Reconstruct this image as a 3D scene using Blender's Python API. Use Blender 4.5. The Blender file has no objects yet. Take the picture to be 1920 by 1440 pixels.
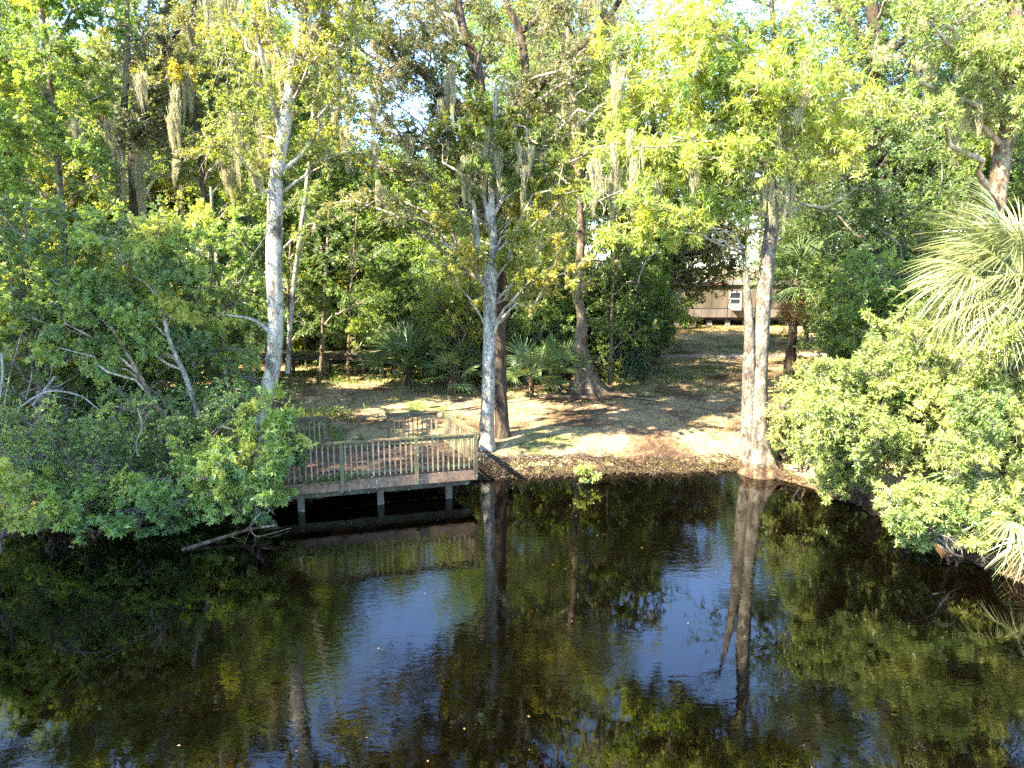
import bpy, math
import numpy as np
from math import radians, sin, cos, tan, pi, atan2
from mathutils import Vector, Matrix
sc = bpy.context.scene
COL = sc.collection
# ------------------------------------------------------------------ camera, sky, sun, exposure
H = 6.5; PITCH = radians(10.0); F = 1334.0           # focal length in pixels of a 1920 px wide frame
cam = bpy.data.cameras.new('camera'); cam_o = bpy.data.objects.new('camera', cam); COL.objects.link(cam_o)
cam.sensor_width = 36.0; cam.lens = 36.0 * F / 1920.0; cam.clip_end = 2000.0; cam.clip_start = 0.1
cam_o.location = (0, 0, H); cam_o.rotation_euler = (radians(90) - PITCH, 0, 0)
sc.camera = cam_o
SUN_AZ = radians(-124.0)      # measured from +Y towards +X
SUN_EL = radians(44.0)
sun_dir = Vector((sin(SUN_AZ) * cos(SUN_EL), cos(SUN_AZ) * cos(SUN_EL), sin(SUN_EL)))
world = bpy.data.worlds.new("World"); sc.world = world; world.use_nodes = True
nt = world.node_tree; nt.nodes.clear()
sky = nt.nodes.new('ShaderNodeTexSky'); sky.sky_type = 'NISHITA'; sky.sun_disc = False
sky.sun_elevation = SUN_EL; sky.sun_rotation = SUN_AZ; sky.air_density = 0.8; sky.dust_density = 0.1; sky.ozone_density = 4.6
bg = nt.nodes.new('ShaderNodeBackground'); bg.inputs[1].default_value = 0.15
wo = nt.nodes.new('ShaderNodeOutputWorld'); nt.links.new(sky.outputs[0], bg.inputs[0]); nt.links.new(bg.outputs[0], wo.inputs[0])
sl = bpy.data.lights.new('sun', 'SUN'); sl.energy = 5.0; sl.angle = radians(0.5); sl.color = (1.0, 0.92, 0.76)
so = bpy.data.objects.new('sun', sl); COL.objects.link(so); so.rotation_euler = sun_dir.to_track_quat('Z', 'Y').to_euler()
so.location = (-20, -10, 30)
sc.view_settings.view_transform = 'Standard'; sc.view_settings.look = 'None'
sc.view_settings.exposure = 3.1; sc.view_settings.gamma = 1.0
try:
    cy = sc.cycles
    cy.max_bounces = 7; cy.diffuse_bounces = 3; cy.glossy_bounces = 3; cy.transmission_bounces = 4; cy.transparent_max_bounces = 4
    cy.caustics_reflective = False; cy.caustics_refractive = False
    cy.use_denoising = False
except Exception: pass

# ------------------------------------------------------------------ photo landmarks -> places in the world
_c, _s = cos(PITCH), sin(PITCH)
def ray(u, v):
    x = (u - 960) / F; y = (v - 720) / F
    return np.array([x, _c - y * _s, -_s - y * _c])
def W(u, v, z=0.0):                       # point at height z
    d = ray(u, v); s = (z - H) / d[2]
    return np.array([0, 0, H]) + d * s
def A(u, v, Y):                           # point at distance Y
    d = ray(u, v)
    return np.array([0, 0, H]) + d * (Y / d[1])
def PX(px, Y): return px * Y / F          # a width in the photo -> metres

# ------------------------------------------------------------------ tagging helpers
def tag(o, label=None, cat=None, group=None, kind=None):
    if label: o['label'] = label
    if cat: o['category'] = cat
    if group: o['group'] = group
    if kind: o['kind'] = kind
    return o
def empty(name, loc, label, cat, group=None, rz=0.0):
    o = bpy.data.objects.new(name, None); COL.objects.link(o); o.location = [float(a) for a in loc]; o.rotation_euler = (0, 0, rz)
    o.empty_display_size = 0.3
    return tag(o, label, cat, group)
def unit(v):
    return v / np.maximum(np.linalg.norm(v, axis=-1, keepdims=True), 1e-9)

class Geo:
    """collects quads; builds one mesh"""
    def __init__(s): s.v = []; s.f = []; s.t = []; s.n = 0
    def add(s, v, f, t=None):
        v = np.asarray(v, dtype=np.float64).reshape(-1, 3); f = np.asarray(f, dtype=np.int64).reshape(-1, 4)
        s.v.append(v); s.f.append(f + s.n); s.n += len(v)
        s.t.append(np.full(len(v), 0.5) if t is None else np.asarray(t, dtype=np.float64).ravel())
    def tubes(s, P, R, sides=5, rough=0.0, rng=None, tint=None):
        """P (N,m,3) polylines, R (N,m) radii"""
        P = np.asarray(P, float); R = np.asarray(R, float)
        if P.ndim == 2: P = P[None]; R = R[None]
        N, m, _ = P.shape
        T = unit(np.gradient(P, axis=1)) if m > 2 else unit(np.repeat(P[:, 1:] - P[:, :1], 2, axis=1))
        mean = unit(P[:, -1] - P[:, 0])
        ref = np.where(np.abs(mean[:, 2:3]) > 0.8, np.array([[1.0, 0, 0]]), np.array([[0, 0, 1.0]]))
        a = unit(np.cross(mean, ref))[:, None, :]
        n1 = unit(np.cross(T, np.broadcast_to(a, T.shape))); n2 = np.cross(T, n1)
        ang = np.linspace(0, 2 * pi, sides, endpoint=False)
        RR = R[:, :, None] * np.ones(sides)
        if rough and rng is not None:
            RR = RR * (1 + rough * rng.normal(0, 1, RR.shape))
        V = P[:, :, None, :] + (n1[:, :, None, :] * np.cos(ang)[None, None, :, None] + n2[:, :, None, :] * np.sin(ang)[None, None, :, None]) * RR[..., None]
        idx = np.arange(N * m * sides).reshape(N, m, sides)
        a0 = idx[:, :-1]; b0 = idx[:, 1:]
        Fq = np.stack([a0, np.roll(a0, -1, 2), np.roll(b0, -1, 2), b0], -1).reshape(-1, 4)
        t = None
        if tint is not None: t = np.repeat(np.broadcast_to(tint, (N,)), m * sides)
        s.add(V.reshape(-1, 3), Fq, t)
    def box(s, c, size, ax=None, t=None, taper=None):
        """box centred at c; ax = 3x3 rows are the box axes"""
        hx, hy, hz = [q / 2 for q in size]
        L = np.array([[x, y, z] for z in (-hz, hz) for y in (-hy, hy) for x in (-hx, hx)])
        if ax is not None: L = L @ np.asarray(ax)
        Fq = [[0, 2, 3, 1], [4, 5, 7, 6], [0, 1, 5, 4], [2, 6, 7, 3], [0, 4, 6, 2], [1, 3, 7, 5]]
        s.add(L + np.asarray(c, float), Fq, None if t is None else np.full(8, t))
    def mesh(s, name, mat, smooth=False):
        V = np.concatenate(s.v); Fq = np.concatenate(s.f); T = np.concatenate(s.t)
        me = bpy.data.meshes.new(name)
        me.vertices.add(len(V)); me.vertices.foreach_set('co', V.astype(np.float32).ravel())
        me.loops.add(len(Fq) * 4); me.loops.foreach_set('vertex_index', Fq.astype(np.int32).ravel())
        me.polygons.add(len(Fq)); me.polygons.foreach_set('loop_start', (np.arange(len(Fq)) * 4).astype(np.int32))
        me.polygons.foreach_set('loop_total', np.full(len(Fq), 4, dtype=np.int32))
        me.polygons.foreach_set('use_smooth', np.full(len(Fq), bool(smooth)))
        at = me.attributes.new('tint', 'FLOAT', 'POINT'); at.data.foreach_set('value', T.astype(np.float32))
        me.update(calc_edges=True); me.materials.append(mat)
        return me
    def obj(s, name, mat, parent=None, smooth=False, origin=None):
        if origin is not None: s.v = [v - np.asarray(origin, float) for v in s.v]
        o = bpy.data.objects.new(name, s.mesh(name, mat, smooth)); COL.objects.link(o)
        if parent: o.parent = parent
        elif origin is not None: o.location = [float(a) for a in origin]
        return o

# ------------------------------------------------------------------ materials
def new_mat(name):
    m = bpy.data.materials.new(name); m.use_nodes = True; m.node_tree.nodes.clear(); return m, m.node_tree
def ramp(t, stops, interp='LINEAR'):
    r = t.nodes.new('ShaderNodeValToRGB'); r.color_ramp.interpolation = interp
    while len(r.color_ramp.elements) < len(stops): r.color_ramp.elements.new(0.5)
    for e, (p, c) in zip(r.color_ramp.elements, stops): e.position = p; e.color = (c[0], c[1], c[2], 1)
    return r
def noise(t, scale, detail=4, rough=0.6, vec=None, dist=0.0):
    n = t.nodes.new('ShaderNodeTexNoise'); n.inputs['Scale'].default_value = scale; n.inputs['Detail'].default_value = detail
    n.inputs['Roughness'].default_value = rough; n.inputs['Distortion'].default_value = dist
    if vec is not None: t.links.new(vec, n.inputs['Vector'])
    return n
def mapping(t, scale=(1, 1, 1), rot=(0, 0, 0), src='Object'):
    tc = t.nodes.new('ShaderNodeTexCoord'); mp = t.nodes.new('ShaderNodeMapping')
    mp.inputs['Scale'].default_value = scale; mp.inputs['Rotation'].default_value = rot
    t.links.new(tc.outputs[src], mp.inputs['Vector']); return mp.outputs[0]
def mixc(t, fac, a, b, mode='MIX'):
    m = t.nodes.new('ShaderNodeMix'); m.data_type = 'RGBA'; m.blend_type = mode
    for val, sock in ((fac, m.inputs[0]), (a, m.inputs[6]), (b, m.inputs[7])):
        if isinstance(val, (int, float)): sock.default_value = val
        elif isinstance(val, tuple): sock.default_value = (val[0], val[1], val[2], 1)
        else: t.links.new(val, sock)
    return m.outputs[2]
def leaf_mat(name, stops, trans=0.45, tboost=(1.75, 1.6, 0.4), rough=0.38, spec=0.55):
    m, t = new_mat(name)
    at = t.nodes.new('ShaderNodeAttribute'); at.attribute_name = 'tint'
    r = ramp(t, stops); t.links.new(at.outputs['Fac'], r.inputs[0])
    p = t.nodes.new('ShaderNodeBsdfPrincipled'); t.links.new(r.outputs[0], p.inputs['Base Color'])
    p.inputs['Roughness'].default_value = rough; p.inputs['Specular IOR Level'].default_value = spec
    tr = t.nodes.new('ShaderNodeBsdfTranslucent')
    t.links.new(mixc(t, 1.0, r.outputs[0], tboost, 'MULTIPLY'), tr.inputs[0])
    mx = t.nodes.new('ShaderNodeMixShader'); mx.inputs[0].default_value = trans
    o = t.nodes.new('ShaderNodeOutputMaterial')
    t.links.new(p.outputs[0], mx.inputs[1]); t.links.new(tr.outputs[0], mx.inputs[2]); t.links.new(mx.outputs[0], o.inputs[0])
    return m
def solid_mat(name, col, rough=0.8, spec=0.3, bump=None, metal=0.0):
    """col: a function (tree)->socket or a tuple; bump: (socket fn, strength, distance)"""
    m, t = new_mat(name); p = t.nodes.new('ShaderNodeBsdfPrincipled')
    if callable(col): t.links.new(col(t), p.inputs['Base Color'])
    else: p.inputs['Base Color'].default_value = (*col, 1)
    p.inputs['Roughness'].default_value = rough; p.inputs['Specular IOR Level'].default_value = spec; p.inputs['Metallic'].default_value = metal
    if bump:
        b = t.nodes.new('ShaderNodeBump'); b.inputs['Strength'].default_value = bump[1]; b.inputs['Distance'].default_value = bump[2]
        t.links.new(bump[0](t), b.inputs['Height']); t.links.new(b.outputs[0], p.inputs['Normal'])
    o = t.nodes.new('ShaderNodeOutputMaterial'); t.links.new(p.outputs[0], o.inputs[0]); return m
def bark_mat(name, dark, mid, light, patch=3.0, stretch=0.35, lo=0.35, hi=0.62, lichen=None):
    def col(t):
        v = mapping(t, (1, 1, stretch)); n = noise(t, patch, 6, 0.65, v, 0.6)
        r = ramp(t, [(lo, dark), ((lo + hi) / 2, mid), (hi, light)]); t.links.new(n.outputs[0], r.inputs[0])
        n2 = noise(t, patch * 9, 4, 0.7, v); r2 = ramp(t, [(0.4, (0.4,) * 3), (0.58, (1.18,) * 3)]); t.links.new(n2.outputs[0], r2.inputs[0])
        c = mixc(t, 1.0, r.outputs[0], r2.outputs[0], 'MULTIPLY')
        if lichen:
            n3 = noise(t, patch * 1.7, 3, 0.5, mapping(t, (1, 1, 0.8))); r3 = ramp(t, [(0.56, (0,) * 3), (0.64, (1,) * 3)]); t.links.new(n3.outputs[0], r3.inputs[0])
            c = mixc(t, r3.outputs[0], c, lichen)
        gp = t.nodes.new('ShaderNodeNewGeometry'); sx = t.nodes.new('ShaderNodeSeparateXYZ'); t.links.new(gp.outputs['Position'], sx.inputs[0])
        ns = noise(t, 5, 3, .6, gp.outputs['Position']); ma = t.nodes.new('ShaderNodeMath'); ma.operation = 'MULTIPLY_ADD'; ma.inputs[1].default_value = -.7; t.links.new(ns.outputs[0], ma.inputs[0]); t.links.new(sx.outputs[2], ma.inputs[2])
        rw_ = ramp(t, [(.0, (1,) * 3), (.06, (0,) * 3)]); t.links.new(ma.outputs[0], rw_.inputs[0])
        return mixc(t, rw_.outputs[0], c, mixc(t, 1.0, c, (.6, .46, .36), 'MULTIPLY'))     # brown flood stain just above the water
    def bmp(t):
        v = mapping(t, (1, 1, 0.22)); return noise(t, 22, 5, 0.7, v).outputs[0]
    return solid_mat(name, col, 0.9, 0.15, (bmp, 0.9, 0.02))
M = {}
M['leaf_green'] = leaf_mat('leaf_green', [(0, (0.054, 0.090, 0.034)), (0.5, (0.109, 0.179, 0.044)), (0.85, (0.206, 0.269, 0.054)), (1, (0.3, 0.33, 0.06))], 0.45)
M['leaf_bright'] = leaf_mat('leaf_bright', [(0, (0.116, 0.204, 0.066)), (0.5, (0.213, 0.314, 0.082)), (1, (0.388, 0.423, 0.115))], 0.5)
M['leaf_yellow'] = leaf_mat('leaf_yellow', [(0, (0.096, 0.157, 0.050)), (0.5, (0.194, 0.235, 0.059)), (0.85, (0.300, 0.333, 0.061)), (1, (0.440, 0.353, 0.081))], 0.5)
M['leaf_dark'] = leaf_mat('leaf_dark', [(0, (0.061, 0.101, 0.055)), (0.5, (0.109, 0.176, 0.084)), (1, (0.237, 0.301, 0.102))], 0.35)
M['leaf_bluish'] = leaf_mat('leaf_bluish', [(0, (0.132, 0.197, 0.050)), (0.6, (0.240, 0.328, 0.072)), (1, (0.439, 0.491, 0.085))], 0.38, (1.2, 1.4, 0.6))
M['leaf_maple'] = leaf_mat('leaf_maple', [(0, (0.108, 0.174, 0.063)), (0.6, (0.231, 0.330, 0.089)), (0.95, (0.380, 0.445, 0.103)), (1, (0.408, 0.436, 0.107))], 0.42)
M['leaf_pale'] = leaf_mat('leaf_pale', [(0, (0.144, 0.204, 0.051)), (0.5, (0.287, 0.339, 0.086)), (1, (0.534, 0.509, 0.155))], 0.35, (1.2, 1.3, 0.5), 0.35, 0.6)
M['leaf_oak'] = leaf_mat('leaf_oak', [(0, (0.073, 0.088, 0.046)), (0.5, (0.156, 0.175, 0.066)), (0.9, (0.290, 0.264, 0.099)), (1, (0.27, 0.29, 0.08))], 0.35)
M['palm_green'] = leaf_mat('palm_green', [(0, (0.057, 0.103, 0.034)), (0.6, (0.127, 0.184, 0.057)), (1, (0.287, 0.276, 0.115))], 0.25, (1.1, 1.2, 0.5), 0.38, 0.7)
M['palm_pale'] = leaf_mat('palm_pale', [(0, (0.118, 0.154, 0.046)), (0.6, (0.252, 0.269, 0.104)), (1, (0.531, 0.424, 0.223))], 0.22, (1.1, 1.2, 0.5), 0.35, 0.8)
M['palm_dead'] = leaf_mat('palm_dead', [(0, (0.223, 0.132, 0.061)), (1, (0.587, 0.381, 0.183))], 0.25, (1.1, 1, 0.8), 0.8, 0.2)
M['moss'] = leaf_mat('moss', [(0, (0.252, 0.235, 0.134)), (1, (0.529, 0.470, 0.269))], 0.35, (1.1, 1.1, 0.9), 0.9, 0.1)
M['grass'] = leaf_mat('grass', [(0, (0.058, 0.088, 0.012)), (0.35, (0.134, 0.141, 0.024)), (0.6, (0.326, 0.238, 0.078)), (1, (0.480, 0.352, 0.138))], 0.3, (1.1, 1.1, 0.7), 0.7, 0.2)
M['litter'] = leaf_mat('litter', [(0, (0.065, 0.027, 0.012)), (0.5, (0.158, 0.075, 0.036)), (1, (0.288, 0.177, 0.090))], 0.1, (1, 1, 1), 0.8, 0.2)
M['bark_pale'] = bark_mat('bark_pale', (0.103, 0.087, 0.067), (0.269, 0.242, 0.184), (0.474, 0.425, 0.332), 3.2, 0.5, 0.36, 0.6, (0.332, 0.322, 0.221))
M['bark_grey'] = bark_mat('bark_grey', (0.060, 0.046, 0.032), (0.147, 0.118, 0.085), (0.281, 0.236, 0.170), 3.5, 0.4, 0.38, 0.64, (0.234, 0.223, 0.150))
M['bark_brown'] = bark_mat('bark_brown', (0.034, 0.024, 0.016), (0.081, 0.056, 0.037), (0.155, 0.112, 0.074), 4.5, 0.2, 0.35, 0.65)
M['bark_tan'] = bark_mat('bark_tan', (0.070, 0.042, 0.025), (0.149, 0.099, 0.059), (0.248, 0.189, 0.129), 4.0, 0.3, 0.36, 0.62, (0.169, 0.164, 0.099))
M['branch'] = bark_mat('branch', (0.178, 0.141, 0.093), (0.328, 0.269, 0.182), (0.519, 0.435, 0.300), 5, 0.5)
M['bark_twig'] = bark_mat('bark_twig', (0.074, 0.062, 0.050), (0.155, 0.130, 0.105), (0.260, 0.229, 0.192), 5, 0.5)
M['dead_wood'] = bark_mat('dead_wood', (0.186, 0.161, 0.130), (0.298, 0.267, 0.223), (0.384, 0.353, 0.304), 5, 0.5)

def water_mat():
    m, t = new_mat('water')
    p = t.nodes.new('ShaderNodeBsdfPrincipled'); p.inputs['Base Color'].default_value = (0.0008, 0.0005, 0.00025, 1)
    p.inputs['Roughness'].default_value = 0.0; p.inputs['IOR'].default_value = 1.6
    v = mapping(t, (1.0, 2.1, 1)); n1 = noise(t, 3.2, 3, 0.55, v, 0.4)
    v2 = mapping(t, (1.0, 1.6, 1), (0, 0, 0.5)); n2 = noise(t, 8.0, 2, 0.5, v2, 0.2)
    n3 = noise(t, 0.16, 2, 0.5, mapping(t, (1, 1.6, 1), (0, 0, 0.3)))
    r3 = ramp(t, [(0.42, (0.10,) * 3), (0.62, (1.0,) * 3)]); t.links.new(n3.outputs[0], r3.inputs[0])
    b1 = t.nodes.new('ShaderNodeBump'); b1.inputs['Distance'].default_value = 0.05; t.links.new(n1.outputs[0], b1.inputs['Height'])
    ms = t.nodes.new('ShaderNodeMath'); ms.operation = 'MULTIPLY'; ms.inputs[1].default_value = 0.06; t.links.new(r3.outputs[0], ms.inputs[0]); t.links.new(ms.outputs[0], b1.inputs['Strength'])
    b2 = t.nodes.new('ShaderNodeBump'); b2.inputs['Distance'].default_value = 0.02; t.links.new(n2.outputs[0], b2.inputs['Height'])
    ms2 = t.nodes.new('ShaderNodeMath'); ms2.operation = 'MULTIPLY'; ms2.inputs[1].default_value = 0.055; t.links.new(r3.outputs[0], ms2.inputs[0]); t.links.new(ms2.outputs[0], b2.inputs['Strength'])
    t.links.new(b1.outputs[0], b2.inputs['Normal']); t.links.new(b2.outputs[0], p.inputs['Normal'])
    o = t.nodes.new('ShaderNodeOutputMaterial'); t.links.new(p.outputs[0], o.inputs[0]); return m
def ground_mat():
    def col(t):
        g = t.nodes.new('ShaderNodeNewGeometry')
        n1 = noise(t, 0.35, 5, 0.6, g.outputs['Position'], 0.5)
        r1 = ramp(t, [(0.32, (0.06, 0.036, 0.022)), (0.42, (0.2, 0.125, 0.07)), (0.5, (0.36, 0.25, 0.135)), (0.58, (0.37, 0.28, 0.14)), (0.65, (0.1, 0.12, 0.035))]); t.links.new(n1.outputs[0], r1.inputs[0])
        n2 = noise(t, 7, 6, 0.75, g.outputs['Position']); r2 = ramp(t, [(0.3, (0.45, 0.42, 0.38)), (0.6, (1.1, 1.1, 1.1))]); t.links.new(n2.outputs[0], r2.inputs[0])
        c = mixc(t, 1.0, r1.outputs[0], r2.outputs[0], 'MULTIPLY')
        sx = t.nodes.new('ShaderNodeSeparateXYZ'); t.links.new(g.outputs['Position'], sx.inputs[0]); ma = t.nodes.new('ShaderNodeMath'); ma.operation = 'MULTIPLY_ADD'; ma.inputs[1].default_value = -.3
        t.links.new(noise(t, 4, 4, .7, g.outputs['Position']).outputs[0], ma.inputs[0]); t.links.new(sx.outputs[2], ma.inputs[2])
        rw_ = ramp(t, [(.0, (.8,) * 3), (.02, (0,) * 3)]); t.links.new(ma.outputs[0], rw_.inputs[0]); return mixc(t, rw_.outputs[0], c, (.045, .03, .02))   # wet mud
    def bmp(t):
        g = t.nodes.new('ShaderNodeNewGeometry'); return noise(t, 25, 5, 0.7, g.outputs['Position']).outputs[0]
    return solid_mat('ground', col, 0.95, 0.1, (bmp, 0.8, 0.03))
M['water'] = water_mat(); M['ground'] = ground_mat()
def wood_mat(name, a, b, c, green=None):
    def col(t):
        g = t.nodes.new('ShaderNodeNewGeometry')
        n = noise(t, 9, 5, 0.7, g.outputs['Position'], 0.8); r = ramp(t, [(0.3, a), (0.5, b), (0.7, c)]); t.links.new(n.outputs[0], r.inputs[0])
        at = t.nodes.new('ShaderNodeAttribute'); at.attribute_name = 'tint'
        r2 = ramp(t, [(0, (0.55, 0.5, 0.45)), (1, (1.25, 1.2, 1.15))]); t.links.new(at.outputs['Fac'], r2.inputs[0])
        o = mixc(t, 1.0, r.outputs[0], r2.outputs[0], 'MULTIPLY')
        if green:
            n3 = noise(t, 2.6, 4, 0.6, g.outputs['Position']); r3 = ramp(t, [(0.47, (0,) * 3), (0.6, (0.8,) * 3)]); t.links.new(n3.outputs[0], r3.inputs[0])
            o = mixc(t, r3.outputs[0], o, green)
        # specks of white lichen
        n4 = noise(t, 14, 2, 0.5, g.outputs['Position']); r4 = ramp(t, [(0.69, (0,) * 3), (0.72, (1,) * 3)]); t.links.new(n4.outputs[0], r4.inputs[0])
        return mixc(t, r4.outputs[0], o, (0.5, 0.52, 0.46))
    def bmp(t):
        g = t.nodes.new('ShaderNodeNewGeometry'); return noise(t, 60, 3, 0.7, g.outputs['Position']).outputs[0]
    return solid_mat(name, col, 0.85, 0.2, (bmp, 0.5, 0.004))
M['rail_wood'] = wood_mat('rail_wood', (0.050, 0.041, 0.025), (0.124, 0.098, 0.058), (0.212, 0.173, 0.107), (0.124, 0.131, 0.053))
M['baluster_wood'] = wood_mat('baluster_wood', (0.135, 0.087, 0.048), (0.293, 0.207, 0.123), (0.450, 0.361, 0.228), (0.248, 0.240, 0.114))
M['fascia_wood'] = wood_mat('fascia_wood', (0.106, 0.067, 0.043), (0.220, 0.142, 0.090), (0.282, 0.209, 0.142))
M['beam_wood'] = wood_mat('beam_wood', (0.043, 0.032, 0.025), (0.086, 0.068, 0.054), (0.122, 0.108, 0.086), (0.086, 0.094, 0.058))
M['deck_wood'] = wood_mat('deck_wood', (0.045, 0.029, 0.02), (0.095, 0.062, 0.042), (0.15, 0.11, 0.08))

# ------------------------------------------------------------------ terrain
SH = np.array([(-90, 2), (-24, 4), (-18, 10), (-14, 14.5), (-11.5, 16.6), (-8, 17.2), (-6.2, 18.2), (-4.5, 20.2), (-1.1, 20.75), (0.6, 20.9), (3, 21.2), (5.6, 21.3), (7.4, 21.6), (8.6, 19.8), (9.6, 17.6), (10.0, 15.0), (10.6, 12), (12, 4), (16, -6), (90, -12)], float)
def sdist(X, Y):
    P = np.stack([X, Y], -1)[..., None, :]; a = SH[:-1]; b = SH[1:]; ab = b - a
    t = np.clip(((P - a) * ab).sum(-1) / (ab * ab).sum(-1), 0, 1)
    d = np.linalg.norm(P - (a + t[..., None] * ab), axis=-1).min(-1)
    return np.where(Y > np.interp(X, SH[:, 0], SH[:, 1]), d, -d)
def sst(x, a, b):
    t = np.clip((x - a) / (b - a), 0, 1); return t * t * (3 - 2 * t)
def wob(X, Y):
    return (np.sin(X * 1.7 + 0.6 * np.sin(Y * 1.3)) * np.cos(Y * 1.9 + 0.5 * np.sin(X)) * 0.5 + np.sin(X * 4.3 + Y * 2.1) * 0.22 + np.sin(X * 9.1 - Y * 7.3) * 0.12)
def GZ(X, Y):
    X = np.asarray(X, float); Y = np.asarray(Y, float)
    d = sdist(X, Y) + 0.2 * wob(X * 1.7, Y * 1.7)
    z = 0.28 * sst(d, -0.05, 0.55) + 0.3 * sst(d, 0.4, 3.5) + 0.3 * sst(d, 3, 14) + 0.27 * sst(d, 12, 40) - 1.0 * sst(-d, 0, 1.6)
    return z + 0.035 * wob(X, Y) * sst(d, 0, 1)
def gz(x, y): return float(GZ(x, y))

def grid(xs, ys):
    X, Y = np.meshgrid(xs, ys); V = np.stack([X, Y, GZ(X, Y)], -1).reshape(-1, 3)
    idx = np.arange(X.size).reshape(X.shape)
    Fq = np.stack([idx[:-1, :-1], idx[:-1, 1:], idx[1:, 1:], idx[1:, :-1]], -1).reshape(-1, 4)
    return V, Fq
g = Geo()
xs = np.concatenate([np.arange(-300, -24, 12), np.arange(-24, 24, 0.2), np.arange(24, 301, 12)])
ys = np.concatenate([np.arange(-60, 0, 6), np.arange(0, 12, 0.6), np.arange(12, 34, 0.16), np.arange(34, 70, 0.9), np.arange(70, 401, 15)])
g.add(*grid(xs, ys)); ground = g.obj('ground', M['ground'], smooth=True); tag(ground, kind='structure')
g = Geo(); g.add([(-200, -60, 0), (200, -60, 0), (200, 60, 0), (-200, 60, 0)], [[0, 1, 2, 3]])
tag(g.obj('water', M['water']), kind='structure')
# sandy track across the lawn
def ribbon(name, pts, wid, dz, mat):
    g = Geo(); pts = np.array(pts, float); tt = np.linspace(0, 1, 60); k = np.linspace(0, 1, len(pts))
    cx = np.interp(tt, k, pts[:, 0]); cyy = np.interp(tt, k, pts[:, 1]); d = unit(np.gradient(np.stack([cx, cyy], -1), axis=0)); n = np.stack([-d[:, 1], d[:, 0]], -1)
    offs = np.linspace(-1, 1, 7) * wid / 2; X = cx[:, None] + n[:, :1] * offs; Y = cyy[:, None] + n[:, 1:] * offs
    X = X + 0.12 * np.sin(Y * 3 + X * 5) ; Z = GZ(X, Y) + dz * (1 - (offs / (wid / 2)) ** 4 * 1.5)
    idx = np.arange(X.size).reshape(X.shape); Fq = np.stack([idx[:-1, :-1], idx[1:, :-1], idx[1:, 1:], idx[:-1, 1:]], -1).reshape(-1, 4)
    g.add(np.stack([X, Y, Z], -1).reshape(-1, 3), Fq); return tag(g.obj(name, mat, smooth=True), kind='structure')
def pathcol(t):
    gg = t.nodes.new('ShaderNodeNewGeometry'); n = noise(t, 3, 6, 0.7, gg.outputs['Position']); r = ramp(t, [(0.3, (0.16, 0.12, 0.1)), (0.7, (0.4, 0.33, 0.28))]); t.links.new(n.outputs[0], r.inputs[0]); return r.outputs[0]
M['sand'] = solid_mat('sand', pathcol, 0.95, 0.1)
ribbon('path', [(5.5, 40.6), (9, 40.8), (14, 41), (19, 41.4), (26, 42)], 1.3, 0.03, M['sand'])

# ------------------------------------------------------------------ plants: growth helpers (vectorised)
UP = np.array([0, 0, 1.0])
def vpoly(rng, P, D, L, n, wander, grav):
    pts = [P]; D = unit(D); L = np.asarray(L, float).reshape(-1, 1)
    for i in range(n):
        D = unit(D + rng.normal(0, wander, D.shape) + UP * grav); P = P + D * L / n; pts.append(P)
    return np.stack(pts, 1)
def along(pts, idx, t):
    m = pts.shape[1]; f = t * (m - 1); i = np.minimum(f.astype(int), m - 2); w = (f - i)[:, None]
    a = pts[idx, i]; b = pts[idx, i + 1]; return a * (1 - w) + b * w, unit(b - a)
def kids(rng, pts, k, t0, t1, a0, a1, flat=1.0):
    """k side branches off each polyline -> starts, directions, parent index, t"""
    N = len(pts); idx = np.repeat(np.arange(N), k); t = rng.uniform(t0, t1, N * k)
    p, T = along(pts, idx, t); r = rng.normal(0, 1, p.shape); r[:, 2] *= flat; r = unit(r - (r * T).sum(1, keepdims=True) * T)
    a = np.radians(rng.uniform(a0, a1, N * k))[:, None]
    return p, unit(T * np.cos(a) + r * np.sin(a)), idx, t
LEAF = {  # quads: base, left, tip, right  (x along, y side, z lift)
 'oval': [[(0, 0, 0), (.45, .3, .1), (1, 0, -.06), (.45, -.3, .1)]],
 'lance': [[(0, 0, 0), (.42, .105, .05), (1, 0, -.14), (.42, -.105, .05)]],
 'maple': [[(0, 0, 0), (.5, .2, .08), (1, 0, -.1), (.5, -.2, .08)], [(0, 0, 0), (.2, .42, .06), (.6, .68, -.1), (.5, .2, .08)], [(0, 0, 0), (.5, -.2, .08), (.6, -.68, -.1), (.2, -.42, .06)]],
 'small': [[(0, 0, 0), (.5, .36, .06), (1, 0, 0), (.5, -.36, .06)]],
}
def leaves(g, rng, P, Ax, size, kind='oval', flatness=0.9, tint=None, tvar=0.25):
    N = len(P)
    if N == 0: return
    a = unit(Ax); n = UP * flatness * .7 + rng.normal(0, 0.6, (N, 3)); n = unit(n - (n * a).sum(1, keepdims=True) * a); s = np.cross(n, a)
    sz = np.reshape(size, (-1, 1, 1)) * rng.uniform(0.6, 1.25, N)[:, None, None]
    T = np.array(LEAF[kind]).reshape(-1, 3); V = P[:, None, :] + sz * (a[:, None, :] * T[None, :, 0:1] + s[:, None, :] * T[None, :, 1:2] + n[:, None, :] * T[None, :, 2:3])
    idx = np.arange(N * len(T)).reshape(-1, 4)
    tt = np.clip((rng.beta(2, 2, N) if tint is None else tint + rng.normal(0, tvar, N)), 0, 1)
    g.add(V.reshape(-1, 3), idx, np.repeat(tt, len(T)))
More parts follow.
